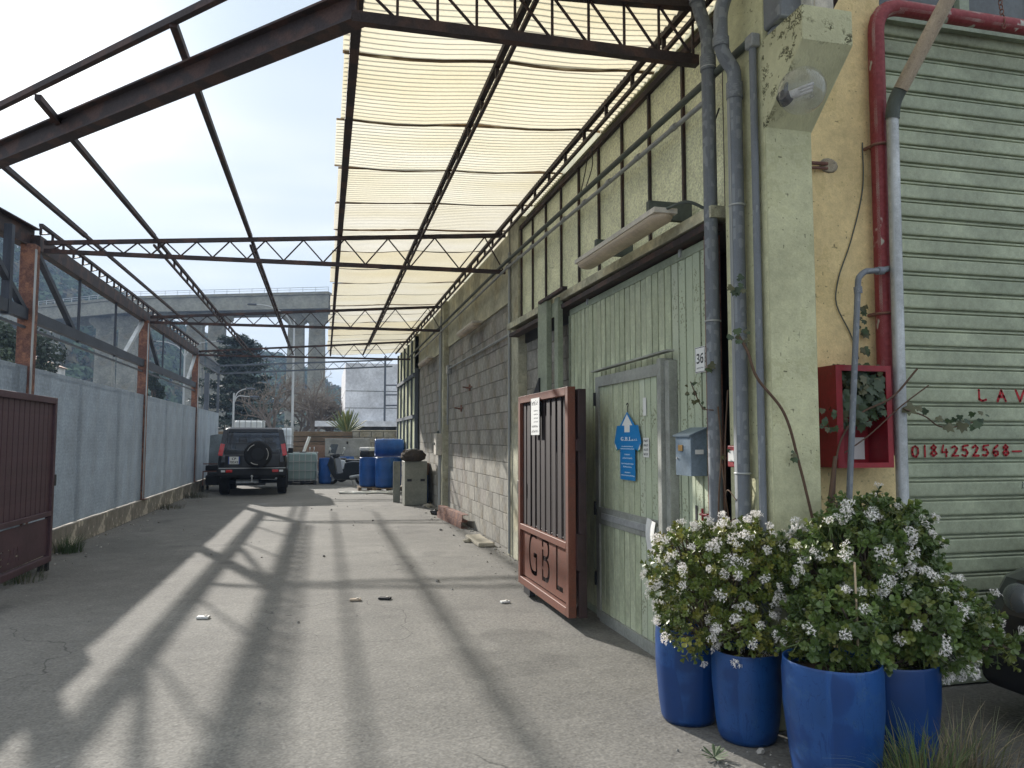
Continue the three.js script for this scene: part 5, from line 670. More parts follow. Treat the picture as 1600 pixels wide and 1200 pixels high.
function ibc(x, y, z, label, fill, turn = 0) { const t = thing('tank_container', label, 'container', [x, y, z], turn, 'caged liquid tanks behind the car'); const m = phys(fill, { roughness: 0.5 }); part('tank', wuv(rbox(-0.48, 0.48, 0.14, 1.12, -0.56, 0.56, 0.09, 4)), m, t); const g = []; for (let k = 0; k <= 5; k++) { const q = -0.5 + k * 0.2; g.push(bar(V(q, 0.12, 0.585), V(q, 1.12, 0.585), 0.026, 0.026, V(1, 0, 0)), bar(V(q, 0.12, -0.585), V(q, 1.12, -0.585), 0.026, 0.026, V(1, 0, 0))); } for (let k = 0; k <= 5; k++) { const q = -0.58 + k * 0.232; g.push(bar(V(0.5, 0.12, q), V(0.5, 1.12, q), 0.026, 0.026, V(1, 0, 0)), bar(V(-0.5, 0.12, q), V(-0.5, 1.12, q), 0.026, 0.026, V(1, 0, 0))); } for (const yy of [0.16, 0.5, 0.82, 1.12]) for (const s of [-1, 1]) g.push(bar(V(-0.5, yy, s * 0.6), V(0.5, yy, s * 0.6), 0.02, 0.02), bar(V(s * 0.515, yy, -0.6), V(s * 0.515, yy, 0.6), 0.02, 0.02)); part('cage', g, M.galv, t); part('pallet', [box(-0.5, 0.5, 0.09, 0.12, -0.6, 0.6), ...[-0.42, 0, 0.42].map((q) => box(q - 0.06, q + 0.06, 0, 0.09, -0.6, 0.6))], M.plastic, t); part('cap', rod(V(0, 1.12, 0), V(0, 1.15, 0), 0.12, 0.12, 18), M.black, t); return t; }
ibc(-0.72, 0, -28.7, 'caged tank with grey-green contents beside the black car', S2L(140, 160, 158)); ibc(-2.7, 0, -30.2, 'lower white caged tank of the stack behind the black car', S2L(226, 228, 226)); ibc(-2.7, 1.16, -30.2, 'white caged tank on top of the stack behind the black car', S2L(230, 232, 230)); ibc(-1.66, 0, -30.4, 'lower caged tank next to the white stack', S2L(206, 212, 216)).scale.y = 0.76; ibc(-1.66, 0.89, -30.4, 'upper caged tank next to the white stack', S2L(220, 226, 232)); 
function scooter(x, z, turn, body, label, o = {}) { // nose toward local +x
  const t = thing('scooter', label, 'scooter', [x, 0, z], turn, 'scooters parked at the end of the yard');
  for (const wx of [-0.62, 0.68]) { const g = new THREE.Group(); g.name = 'wheel'; g.position.set(wx, 0.26, 0); t.add(g); part('tyre', new THREE.TorusGeometry(0.2, 0.058, 10, 26), M.rubber, g); part('rim', new THREE.CylinderGeometry(0.15, 0.15, 0.05, 18).rotateX(Math.PI / 2), M.galv, g); }
  const sh = new THREE.Shape(); sh.moveTo(-0.95, 0.62); sh.lineTo(-0.75, 0.78); sh.quadraticCurveTo(-0.4, 0.86, -0.05, 0.74); sh.lineTo(0.02, 0.42); sh.lineTo(0.36, 0.36); sh.lineTo(0.5, 0.9); sh.lineTo(0.62, 0.98); sh.lineTo(0.74, 0.7); sh.lineTo(0.62, 0.46); sh.lineTo(0.42, 0.22); sh.lineTo(-0.25, 0.22); sh.lineTo(-0.5, 0.45); sh.closePath(); const g = new THREE.ExtrudeGeometry(sh, { depth: 0.26, bevelEnabled: true, bevelSize: 0.04, bevelThickness: 0.06, bevelSegments: 3 }); g.translate(0, 0, -0.13); part('body', g, body, t);
  part('seat', rbox(-0.8, 0.0, 0.78, 0.9, -0.15, 0.15, 0.05, 3), M.plastic, t); part('front_mudguard', new THREE.TorusGeometry(0.28, 0.06, 8, 14, 2.0).rotateZ(0.5).translate(0.68, 0.26, 0), body, t); part('fork', [rod(V(0.68, 0.26, 0.09), V(0.54, 0.95, 0.06), 0.022), rod(V(0.68, 0.26, -0.09), V(0.54, 0.95, -0.06), 0.022)], M.galv, t);
  part('handlebar', [rod(V(0.5, 1.04, -0.34), V(0.5, 1.04, 0.34), 0.018), rbox(0.44, 0.6, 0.95, 1.08, -0.12, 0.12, 0.04)], M.plastic, t); for (const s of [-1, 1]) part('mirror', [rod(V(0.5, 1.04, s * 0.28), V(0.48, 1.22, s * 0.36), 0.007), new THREE.SphereGeometry(0.06, 12, 8).scale(0.3, 1, 1).translate(0.48, 1.25, s * 0.37)], M.galv, t);
  const ws = new THREE.CylinderGeometry(0.35, 0.35, o.tall ? 0.6 : 0.35, 14, 1, true, -0.6, 1.2).rotateY(Math.PI / 2).rotateZ(0.35).translate(0.4, o.tall ? 1.3 : 1.14, 0); part('windshield', ws, o.tall ? mat(S2L(226, 228, 226), { roughness: 0.3 }) : M.carGlass, t); part('headlight', new THREE.SphereGeometry(0.09, 14, 10).scale(0.5, 0.8, 1.2).translate(0.68, 0.82, 0), M.clearLens, t); part('tail_light', rbox(-0.98, -0.92, 0.62, 0.7, -0.09, 0.09, 0.02), M.redLens, t);
  if (o.box) { part('top_case', rbox(-1.15, -0.72, 0.98, 1.2, -0.24, 0.24, 0.07, 3), M.plastic, t); part('top_case_lid', rbox(-1.16, -0.71, 1.18, 1.32, -0.25, 0.25, 0.065, 3), M.white, t); } part('stand', rod(V(-0.05, 0.25, 0.12), V(-0.12, 0.0, 0.2), 0.014), M.galv, t); part('exhaust', rod(V(-0.3, 0.28, -0.18), V(-0.85, 0.36, -0.2), 0.055, 0.06, 12), M.galv, t); part('number_plate', box(-0.99, -0.975, 0.42, 0.58, -0.09, 0.09), M.paper, t); return t; }
scooter(0.05, -29.6, Math.PI - 0.2, phys(S2L(196, 200, 204), { roughness: 0.35, clearcoat: 0.6 }), 'silver scooter with a tall white windshield behind a blue drum', { tall: true });
scooter(0.82, -27.7, Math.PI - 0.75, phys(S2L(34, 38, 44), { roughness: 0.3, clearcoat: 0.7 }), 'dark scooter with a white-lidded top case between the drums', { box: true });
{ // grey hood, cabinet, sack, boards
  const h = thing('grey_hood', 'grey sheet metal cabinet at the far wall behind the scooters', 'cabinet', [0.9, 0, -31.8]); part('case', wuv(rbox(-0.85, 0.9, 0.9, 1.62, -0.3, 0.3, 0.02)), mat(S2L(150, 152, 152), { map: T.grunge, roughness: 0.5 }), h); part('lock', box(-0.02, 0.05, 1.4, 1.5, 0.3, 0.32), M.black, h); for (const s of [-0.8, 0.85]) part('leg', box(s - 0.04, s + 0.04, 0, 0.9, -0.25, 0.25), M.greySteel, h);
  const c = thing('metal_cabinet', 'grey metal cabinet with two recessed handles beside the block wall', 'cabinet', [2.18, 0, -18.9]); const cm = mat(S2L(150, 152, 140), { map: T.grunge, roughness: 0.55 }); part('case', wuv(rbox(-0.27, 0.27, 0, 1.06, -0.5, 0.2, 0.012)), cm, c); part('door_panel', wuv(rbox(-0.265, 0.265, 0.02, 1.04, 0.2, 0.215, 0.006)), cm, c); for (const s of [-0.16, 0.16]) part('handle', [rbox(s - 0.055, s + 0.055, 0.58, 0.64, 0.214, 0.222, 0.008)], M.black, c); part('side_panel', wuv(box(-0.45, -0.275, 0.0, 1.03, -0.95, -0.9)), cm, c);
  const sg = new THREE.SphereGeometry(1, 28, 18); { const p = sg.attributes.position; for (let i = 0; i < p.count; i++) { const x = p.getX(i), y = p.getY(i), z = p.getZ(i); const n = 1 + 0.22 * fbm3(x * 2.4, y * 3.5 + 4, z * 2.4, 4) * 2; p.setXYZ(i, x * n * 0.29, Math.max(-0.13, y * n * 0.17), z * n * 0.27); } sg.computeVertexNormals(); sg.translate(2.12, 1.19, -18.85); } const sk = thing('sack', 'crumpled brown-grey sack lying on the metal cabinet', 'sack'); part('bag', wuv(sg, 3), mat(S2L(104, 92, 80), { map: T.concrete, bumpMap: T.concreteB, bumpScale: 0.02, roughness: 0.95 }), sk); part('tie', new THREE.TorusGeometry(0.12, 0.012, 6, 16).rotateX(1.4).translate(2.1, 1.34, -18.85), M.paper, sk);
  const cr = thing('crate', 'brown cardboard box on a blue bin behind the metal cabinet', 'box', [2.38, 0, -19.7]); part('bin', rbox(-0.2, 0.2, 0, 0.7, -0.3, 0.3, 0.02), M.blue, cr); part('carton', wuv(rbox(-0.22, 0.22, 0.7, 1.0, -0.3, 0.32, 0.01)), mat(S2L(128, 100, 74), { map: T.grunge }), cr);
  // steel channels
  const chan = (x, y) => { const sh = new THREE.Shape(); sh.moveTo(0, 0); sh.lineTo(0.12, 0); sh.lineTo(0.12, 0.012); sh.lineTo(0.012, 0.012); sh.lineTo(0.012, 0.108); sh.lineTo(0.12, 0.108); sh.lineTo(0.12, 0.12); sh.lineTo(0, 0.12); sh.closePath(); const g = new THREE.ExtrudeGeometry(sh, { depth: 2.1, bevelEnabled: false }); g.translate(x, y, 0); return wuv(flat(g), 1); };
  [[0, 0.0, 'lower'], [0.02, 0.125, 'upper']].forEach(([x, y, w]) => { const t = thing('steel_channel', `${w} of two rusty red steel channels lying along the block wall`, 'steel channel', [2.28, y, -15.8], 0.06); part('channel', chan(x, 0.001), M.rust, t); });
  single('kerb_stone', wuv(rbox(2.25, 2.5, 0, 0.06, -12.4, -11.3, 0.02)), M.concrete, 'broken concrete strip at the foot of the block wall', 'kerb');
  const f = rng(77); for (const [x, z, s, lab] of [[2.2, -11.9, 0.05, 'small brick piece near the broken concrete strip'], [2.35, -16.4, 0.09, 'dark rag at the foot of the second column'], [2.4, -18.1, 0.08, 'grey rubble lump by the metal cabinet']]) { const g = new THREE.IcosahedronGeometry(s, 2), p = g.attributes.position; for (let i = 0; i < p.count; i++) { const k = 1 + 0.5 * perlin.noise(p.getX(i) * 30, p.getY(i) * 30, p.getZ(i) * 30 + s); p.setXYZ(i, p.getX(i) * k * 1.5, p.getY(i) * k * 0.6, p.getZ(i) * k); } g.computeVertexNormals(); g.translate(x, s * 0.5, z); single('rubble_piece', wuv(g, 2), lab.includes('rag') ? M.black : M.concrete, lab, 'rubble'); }
  // leaning board and scrap by the fence
  const lb = new THREE.Shape(); lb.moveTo(-0.5, 0); lb.lineTo(0.5, 0); lb.quadraticCurveTo(0.62, 0.7, 0.4, 1.28); lb.quadraticCurveTo(0, 1.4, -0.4, 1.3); lb.closePath(); const lg = new THREE.ExtrudeGeometry(lb, { depth: 0.03, bevelEnabled: false }); lg.rotateX(-0.12); lg.rotateY(0.5); lg.translate(-3.1, 0.42, -26.2); single('leaning_panel', wuv(flat(lg)), mat(S2L(128, 140, 148), { map: T.grunge }), 'grey panel with rounded top leaning by the fence', 'panel');
  const sc = thing('scrap_trolley', 'rusty trolley with small wheels by the fence beside the car', 'trolley', [-3.28, 0, -25.4]); part('frame', [bar(V(-0.25, 0.62, -0.5), V(-0.25, 0.62, 0.5), 0.03, 0.03), bar(V(0.25, 0.62, -0.5), V(0.25, 0.62, 0.5), 0.03, 0.03), ...[-0.5, 0, 0.5].map((z) => bar(V(-0.25, 0.62, z), V(0.25, 0.62, z), 0.03, 0.03)), ...[-1, 1].flatMap((s) => [-0.5, 0.5].map((z) => bar(V(s * 0.25, 0.12, z), V(s * 0.25, 0.62, z), 0.03, 0.03, V(1, 0, 0)))), bar(V(-0.25, 0.85, 0.5), V(0.25, 0.85, 0.5), 0.03, 0.03)], M.rust, sc); for (const [a, b] of [[-0.25, -0.5], [0.25, -0.5], [-0.25, 0.5], [0.25, 0.5]]) part('wheel', new THREE.CylinderGeometry(0.1, 0.1, 0.05, 16).rotateZ(Math.PI / 2).translate(a, 0.1, b), M.rubber, sc); part('load', [wuv(rbox(-0.22, 0.22, 0.64, 0.8, -0.4, 0.3, 0.03)), wuv(rbox(-0.2, 0.2, 0.2, 0.5, -0.4, 0.4, 0.03))], M.plastic, sc);
  // scraps on the asphalt
  for (const [x, z, w, lab, m] of [[-1.02, -7.45, 0.055, 'pale square tile fragment lying in the sunlit asphalt', M.white], [0.62, -7.9, 0.06, 'dark flat metal box lying on the asphalt', M.plastic], [0.33, -7.9, 0.055, 'beige scrap lying beside the dark flat metal box', M.beige], [1.75, -7.45, 0.045, 'white paper scrap near the brown gate', M.paper]]) { const o = thing('ground_scrap', lab, 'scrap', [x, 0, z], rr(-0.5, 0.5)); part('slab', rbox(-w, w, 0.002, 0.022, -w * 0.6, w * 0.6, 0.006), m, o); part('chip', rbox(w * 0.2, w * 0.6, 0.022, 0.03, -w * 0.3, w * 0.2, 0.003), M.lampBody, o); }
}
// ---------------------------------------------------------------- dark car by the shutter
{
  const c = thing('dark_car', 'black hatchback standing in front of the green shutter', 'car', [3.72, 0, -3.0], Math.PI / 2);   // nose toward -x; local +z is the nose
  c.rotation.y = -Math.PI / 2;
  const m = phys(S2L(16, 20, 28), { roughness: 0.35, clearcoat: 0.7, clearcoatRoughness: 0.15 });
  part('body', loftBox([[0.22, 0.74, -3.9, -0.06], [0.4, 0.83, -3.98, 0.0], [0.62, 0.85, -4.0, -0.02], [0.8, 0.84, -3.95, -0.14], [0.92, 0.8, -3.85, -0.55], [0.98, 0.74, -3.8, -0.9]], 0.2), m, c);
  part('cabin', loftBox([[0.95, 0.74, -3.7, -0.95], [1.25, 0.66, -3.4, -1.45], [1.45, 0.58, -3.1, -1.75]], 0.15), M.carGlass, c); part('roof', loftBox([[1.43, 0.6, -3.15, -1.72], [1.49, 0.5, -2.9, -1.95]], 0.12), m, c);
  part('bumper', rbox(-0.78, 0.78, 0.2, 0.45, -0.2, 0.04, 0.08, 3), M.plastic, c); part('grille', rbox(-0.4, 0.4, 0.46, 0.58, -0.1, 0.012, 0.02), M.plastic, c);
  for (const s of [-1, 1]) { const h = new THREE.SphereGeometry(0.17, 20, 14).scale(0.9, 0.62, 0.5).rotateY(s * 0.55).translate(s * 0.62, 0.68, -0.13); part('headlight', h, phys(S2L(150, 156, 160), { roughness: 0.08, transmission: 0.7, thickness: 0 }), c); part('headlight_bowl', new THREE.SphereGeometry(0.12, 16, 12).scale(0.85, 0.8, 0.5).rotateY(s * 0.55).translate(s * 0.61, 0.68, -0.17), M.bracket, c); wheel(c, s * 0.72, 0.3, -0.75, 0.3, 0.19); wheel(c, s * 0.72, 0.3, -3.2, 0.3, 0.19); part('mirror', rbox(s * 0.86 - 0.08, s * 0.86 + 0.08, 0.95, 1.08, -1.35, -1.22, 0.03), m, c); }
}
// ---------------------------------------------------------------- beyond the yard
{ // far boundary wall: slatted part and block part
  const w = thing('boundary_wall', 'far yard wall, part horizontal brown boards and part grey blocks', 'wall');
  for (let k = 0; k < 9; k++) part('board', wuv(rbox(-4.2, 1.15, k * 0.215, k * 0.215 + 0.19, -33.05 + (k % 2) * 0.02, -32.97 + (k % 2) * 0.02, 0.01), 0.7, R()), mat(S2L(...[[128, 110, 96], [118, 104, 92], [138, 120, 102]][k % 3]), { map: T.concrete }), w);
  part('backing', box(-4.2, 1.15, 0, 1.9, -33.2, -33.08), M.mortar, w);
  for (let r = 0; r < 8; r++) for (let i = 0; i < 9; i++) { const g = wuv(rbox(1.17 + i * 0.5 - (r % 2 ? 0.22 : 0) + (i === 0 && r % 2 ? 0.22 : 0), 1.15 + (i + 1) * 0.5 - (r % 2 ? 0.22 : 0), r * 0.24, r * 0.24 + 0.228, -33.1, -32.95, 0.012, 1), 0.8, R()); part('concrete_block', g, M.block[Math.floor(R() * 5)], w); } part('backing', box(1.16, 5.4, 0, 1.9, -33.2, -33.09), M.mortar, w); part('coping', wuv(rbox(1.16, 5.4, 1.925, 1.97, -33.22, -32.93, 0.01)), M.concrete, w);
  const bd = thing('brown_board', 'brown board leaning at the far wall behind the tank', 'board', [-0.35, 0, -32.4]); part('sheet', wuv(rbox(-0.35, 0.5, 0, 1.35, -0.02, 0.02, 0.006)).rotateX(-0.1), mat(S2L(140, 112, 94), { map: T.grunge }), bd); part('batten', wuv(rbox(-0.34, 0.49, 0.6, 0.66, 0.02, 0.04, 0.004)).rotateX(-0.1), mat(S2L(120, 96, 80), { map: T.grunge }), bd);
}
{ // white shed behind the wall with its ladder
  const b = thing('white_shed', 'tall windowless white shed behind the far wall', 'building'); const m = mat(S2L(236, 238, 244), { map: T.grunge, roughness: 0.8 });
  for (const [y0, y1] of [[2.3, 3.36], [3.4, 4.34], [4.38, 5.97]]) part('wall_panel', wuv(box(1.15, 9, y0, y1, -56, -45), 0.3), m, b); part('joint', [wuv(box(1.18, 9, 3.36, 3.4, -56, -45.03)), wuv(box(1.18, 9, 4.34, 4.38, -56, -45.03))], M.bracket, b); part('base_band', wuv(box(1.2, 9, 0, 2.3, -56, -45.1)), mat(S2L(90, 94, 100), { map: T.grunge }), b); part('canopy_strip', wuv(box(-0.5, 9, 2.3, 2.6, -45.0, -43.6)), m, b);
  const l = thing('pipe_frame', 'grey tubular pole with three side arms against the white shed', 'pole'); part('pole', rod(V(3.32, 0, -44.0), V(3.32, 6.3, -44.0), 0.06), M.greySteel, l); for (const y of [4.65, 4.1, 3.5]) part('arm', rod(V(3.32, y, -44.0), V(4.3, y + 0.02, -44.0), 0.04), M.greySteel, l);
}
{ // yucca over the wall
  const t = thing('yucca', 'spiky yucca behind the far wall', 'plant', [0.95, 0, -35.5]), f = rng(55); part('trunk', rod(V(0, 0, 0), V(0.05, 1.9, 0), 0.12, 0.1, 10), M.bark, t); const s = new Soup(), l = leafGeo(1.0, 0.09, 0.3); for (let k = 0; k < 70; k++) { const m = new THREE.Matrix4().makeRotationY(k * 2.4).multiply(new THREE.Matrix4().makeRotationX(rr(0.05, 1.15, f))).multiply(new THREE.Matrix4().makeScale(rr(0.7, 1.1, f), rr(0.7, 1.25, f), 1)); m.setPosition(0.05, 1.85, 0); s.add(l, m, new THREE.Color().setRGB(...[[0.14, 0.18, 0.06], [0.22, 0.22, 0.08], [0.09, 0.13, 0.05]][k % 3])); } part('leaves', s.geo(), M.leafMatte, t);
}
// street lamps
function streetLamp(x, z, h, arms, label) { const t = thing('street_lamp', label, 'street lamp', [x, 0, z], 0, 'street lamps beyond the yard'); part('pole', rod(V(0, 0, 0), V(0, h, 0), 0.09, 0.05, 10), M.galv, t); for (const [dx, dy] of arms) { part('arm', curveTube([V(0, h - 0.6, 0), V(dx * 0.2, h - 0.1 + dy * 0.4, 0), V(dx * 0.6, h + dy * 0.9, 0), V(dx, h + dy, 0)], 0.035, 14), M.galv, t); part('lantern', rbox(dx - 0.25, dx + 0.25, h + dy - 0.05, h + dy + 0.06, -0.1, 0.1, 0.045, 2), M.greySteel, t); } return t; }
streetLamp(-1.75, -45, 8.4, [[-2.3, 0.75]], 'tall street lamp with one long arm in front of the viaduct pier'); streetLamp(-5.0, -46, 4.2, [[0.9, 0.25], [1.1, -0.2]], 'low double-armed street lamp in front of the cedar'); streetLamp(-10.0, -60, 8.2, [[-2.2, 0.5], [2.4, 0.6]], 'tall twin-armed street lamp beyond the fence');
// ---------------------------------------------------------------- trees
function limb(list, a, b, r0, r1, n = 5) { list.push(flat(rod(a, b, r0, r1, n))); }
function needleTree(x, z, h, label, seed) { // layered cedar
  const f = rng(seed), t = thing('cedar_tree', label, 'tree', [x, 0, z]), wood = [], s = new Soup(), lf = (() => { const g = new THREE.BufferGeometry(); g.setAttribute('position', new THREE.Float32BufferAttribute([-0.085, 0, 0, 0.085, 0, 0, 0, 0.3, 0.02], 3)); g.setIndex([0, 1, 2]); g.computeVertexNormals(); return flat(g); })();
  limb(wood, V(0, 0, 0), V(0.1, h * 0.95, 0), 0.42, 0.06, 9);
  for (let k = 0; k < 46; k++) { const y = h * (0.16 + 0.82 * Math.pow(k / 46, 0.9)), a = k * 2.4 + f(), reach = (h * 0.43) * Math.pow(1 - Math.max(0, (y / h - 0.2)) / 0.86, 0.75) * rr(0.75, 1.1, f), tip = V(Math.cos(a) * reach, y + rr(-0.1, 0.35, f), Math.sin(a) * reach), root = V(0.05, y - 0.35, 0); limb(wood, root, tip, 0.07, 0.015, 4); const dir = tip.clone().sub(root); for (let q = 0; q < 13; q++) { const u = rr(0.28, 1.04, f), spread = 0.5 + reach * 0.24 * (1.1 - Math.abs(u - 0.7)), c = root.clone().addScaledVector(dir, u).add(V(rr(-spread, spread, f), rr(-0.12, 0.2, f), rr(-spread, spread, f))); const bl = rr(0.7, 1.25, f); for (let j = 0; j < 36; j++) { const p = c.clone().add(V(rr(-0.42, 0.42, f), rr(-0.09, 0.1, f), rr(-0.42, 0.42, f))); const d = jitterDir(V(0, 1, 0), 0.9, f); s.add(lf, placeM(p, d, f() * 6.28, rr(0.7, 1.3, f)), new THREE.Color().setRGB(0.03 * bl, 0.052 * bl, 0.034 * bl)); } } }
  part('trunk', mergeGeometries(wood), M.bark, t); stuff(part('crown', s.geo(), M.leafMatte, t)); return t;
}
needleTree(-7.1, -68, 10.4, 'large dark cedar with flat layered branches beyond the yard', 811);
function bareTree(x, z, h, label, seed) {
  const f = rng(seed), t = thing('bare_tree', label, 'tree', [x, 0, z], 0, 'leafless trees in front of the viaduct'), big = [], twig = []; const grow = (p, d, L, r, depth) => { const e = p.clone().addScaledVector(d, L); (depth > 3 ? twig : big).push(flat(rod(p, e, r, r * 0.65, depth > 3 ? 3 : 6))); if (depth >= 6) return; const n = depth < 5 ? 3 : 2; for (let k = 0; k < n; k++) { const nd = jitterDir(d, depth < 1 ? 0.75 : 0.85, f); nd.y += 0.12; nd.normalize(); grow(p.clone().addScaledVector(d, L * rr(0.55, 1, f)), nd, L * rr(0.62, 0.85, f), r * 0.66, depth + 1); } }; grow(V(0, 0, 0), V(0, 1, 0), h * 0.26, 0.16, 0);
  part('trunk', mergeGeometries(big), mat(S2L(112, 104, 98), { roughness: 0.95 }), t); stuff(part('crown', mergeGeometries(twig), mat(S2L(112, 104, 96), { roughness: 0.95 }), t)); return t;
}
bareTree(-2.9, -48, 8.2, 'bare brown tree growing by the cedar', 821); bareTree(-0.6, -50, 8.0, 'bare brown tree directly below the viaduct pier', 822); bareTree(-1.9, -56, 8.6, 'bare brown tree standing between two others', 823); bareTree(0.7, -53, 6.6, 'smallest bare brown tree towards the white shed', 824);
function leafTree(x, z, h, w, label, seed, name = 'broadleaf_tree', cols = [[0.035, 0.055, 0.025], [0.05, 0.07, 0.03], [0.028, 0.045, 0.022]], group) {
  const f = rng(seed), t = thing(name, label, 'tree', [x, 0, z], 0, group), wood = [], s = new Soup(), lf = flat(leafGeo(0.2, 0.14, 0.1)); limb(wood, V(0, 0, 0), V(0, h * 0.55, 0), 0.2, 0.1, 8); const blobs = []; for (let k = 0; k < 26; k++) { const a = f() * 6.28, y = h * rr(0.35, 0.93, f), q = Math.sin(Math.PI * Math.min(1, Math.max(0.12, (y / h - 0.2) / 0.85))) * w / 2 * Math.sqrt(f()); const c = V(Math.cos(a) * q, y, Math.sin(a) * q); blobs.push([c, rr(0.09, 0.17, f) * w]); limb(wood, V(0, h * rr(0.3, 0.55, f), 0), c, 0.06, 0.02, 4); } for (const [c, r] of blobs) { const bl = rr(0.7, 1.3, f), cc = cols[Math.floor(f() * cols.length)]; for (let j = 0; j < 240; j++) { const d = V(rr(-1, 1, f), rr(-1, 1, f), rr(-1, 1, f)).normalize(), p = c.clone().addScaledVector(d, r * rr(0.5, 1.12, f)); s.add(lf, placeM(p, jitterDir(d, 0.7, f), f() * 6, rr(0.7, 1.3, f)), new THREE.Color().setRGB(cc[0] * bl, cc[1] * bl, cc[2] * bl)); } } part('trunk', mergeGeometries(wood), M.bark, t); stuff(part('crown', s.geo(), M.leafMatte, t)); return t;
}
leafTree(-14.9, -42, 7.4, 4.6, 'round dark evergreen tree behind the fence by the rusty post', 831); leafTree(-18.2, -46, 8.2, 4.6, 'tall evergreen tree at the edge of the hillside road', 832);
leafTree(-11.6, -58, 6.8, 1.3, 'slim pointed cypress beyond the netted fence', 833, 'cypress_tree', [[0.025, 0.045, 0.022]]); leafTree(-13.5, -66, 4.2, 5.5, 'low spreading bush of green trees below the viaduct', 834); leafTree(-16.8, -70, 4.0, 6.5, 'low leafy tree under the hillside end of the viaduct', 835);
{ const h = thing('small_house', 'small white house below the round evergreen tree', 'house', [-17.2, 0, -52]); part('wall', wuv(box(-1.3, 1.3, 0, 6.0, -1.5, 1.5), 0.5), M.white, h); part('roof', wuv(new THREE.ConeGeometry(2.1, 0.7, 4, 1).rotateY(Math.PI / 4).translate(0, 6.35, 0)), mat(S2L(150, 110, 90), { map: T.grunge }), h); for (const x of [-0.6, 0.5]) part('window', box(x - 0.25, x + 0.25, 5.0, 5.6, 1.5, 1.53), M.black, h); }
// ---------------------------------------------------------------- viaduct
{
  M.viaduct = mat(S2L(170, 170, 160), { map: T.concrete, roughness: 0.95 }); M.viaductLight = M.viaduct;
  const path = [[70, -142], [36, -145], [2, -150], [-35, -164], [-56, -180], [-82, -204], [-120, -240]].map(([x, z]) => V(x, 0, z));
  function viaduct(name, label, off, y, seedY, lightM) { const v = thing(name, label, 'viaduct', [0, 0, 0], 0, 'motorway viaducts'); const pts = path.map((p) => p.clone().add(off)); 
    for (let i = 0; i < pts.length - 1; i++) { const a = pts[i], b = pts[i + 1]; const q = (h) => [V(a.x, h, a.z), V(b.x, h, b.z)]; const seg = part('deck_span', [wuv(bar(...q(y + 0.1), 9.5, 0.5), 0.15), wuv(bar(...q(y - 0.9), 8.2, 0.25), 0.15)], lightM, v); const d = b.clone().sub(a).normalize(), sd = V(-d.z, 0, d.x); const gs = []; for (const s of [-4.3, 0, 4.3]) gs.push(wuv(bar(q(y - 1.5)[0].addScaledVector(sd, s), q(y - 1.5)[1].addScaledVector(sd, s), 0.6, 2.5), 0.15)); part('girder', gs, M.viaduct, seg); const rl = []; for (const s of [-4.6, 4.6]) { rl.push(bar(q(y + 1.2)[0].addScaledVector(sd, s), q(y + 1.2)[1].addScaledVector(sd, s), 0.08, 0.08), bar(q(y + 0.8)[0].addScaledVector(sd, s), q(y + 0.8)[1].addScaledVector(sd, s), 0.06, 0.06)); const L = a.distanceTo(b); for (let k = 0; k < L; k += 2.5) { const p = a.clone().addScaledVector(d, k).addScaledVector(sd, s); rl.push(bar(V(p.x, y + 0.3, p.z), V(p.x, y + 1.25, p.z), 0.08, 0.08, V(1, 0, 0))); } } part('railing', rl, M.galv, seg); }
    return v; }
  const A = viaduct('viaduct', 'high concrete motorway viaduct crossing behind the yard', V(0, 0, 0), 28.7, 1, M.viaduct);
  const pier = (v, x, z, w, d, h) => { const p = part('pier', [wuv(loftBox([[0, w * 0.62, -d * 0.6, d * 0.6], [h - 2.2, w * 0.5, -d / 2, d / 2]], 0.2), 0.2).translate(x, 0, z)], M.viaductLight, v); part('cap', wuv(loftBox([[h - 2.2, w * 0.5, -d / 2, d / 2], [h - 1.0, w * 0.95, -d * 0.6, d * 0.6], [h, w * 0.95, -d * 0.6, d * 0.6]], 0.2), 0.2).translate(x, 0, z), M.viaductLight, p); };
  for (const [x, z] of [[-5.5, -152.8], [-1.6, -151.4], [-24.8, -160.1], [-20.6, -158.5], [-43.5, -170.5], [-38.5, -167], [-57, -181], [-72, -195], [34, -145.2], [38, -144.8]]) pier(A, x, z, 3.0, 3.0, 26.0);
}
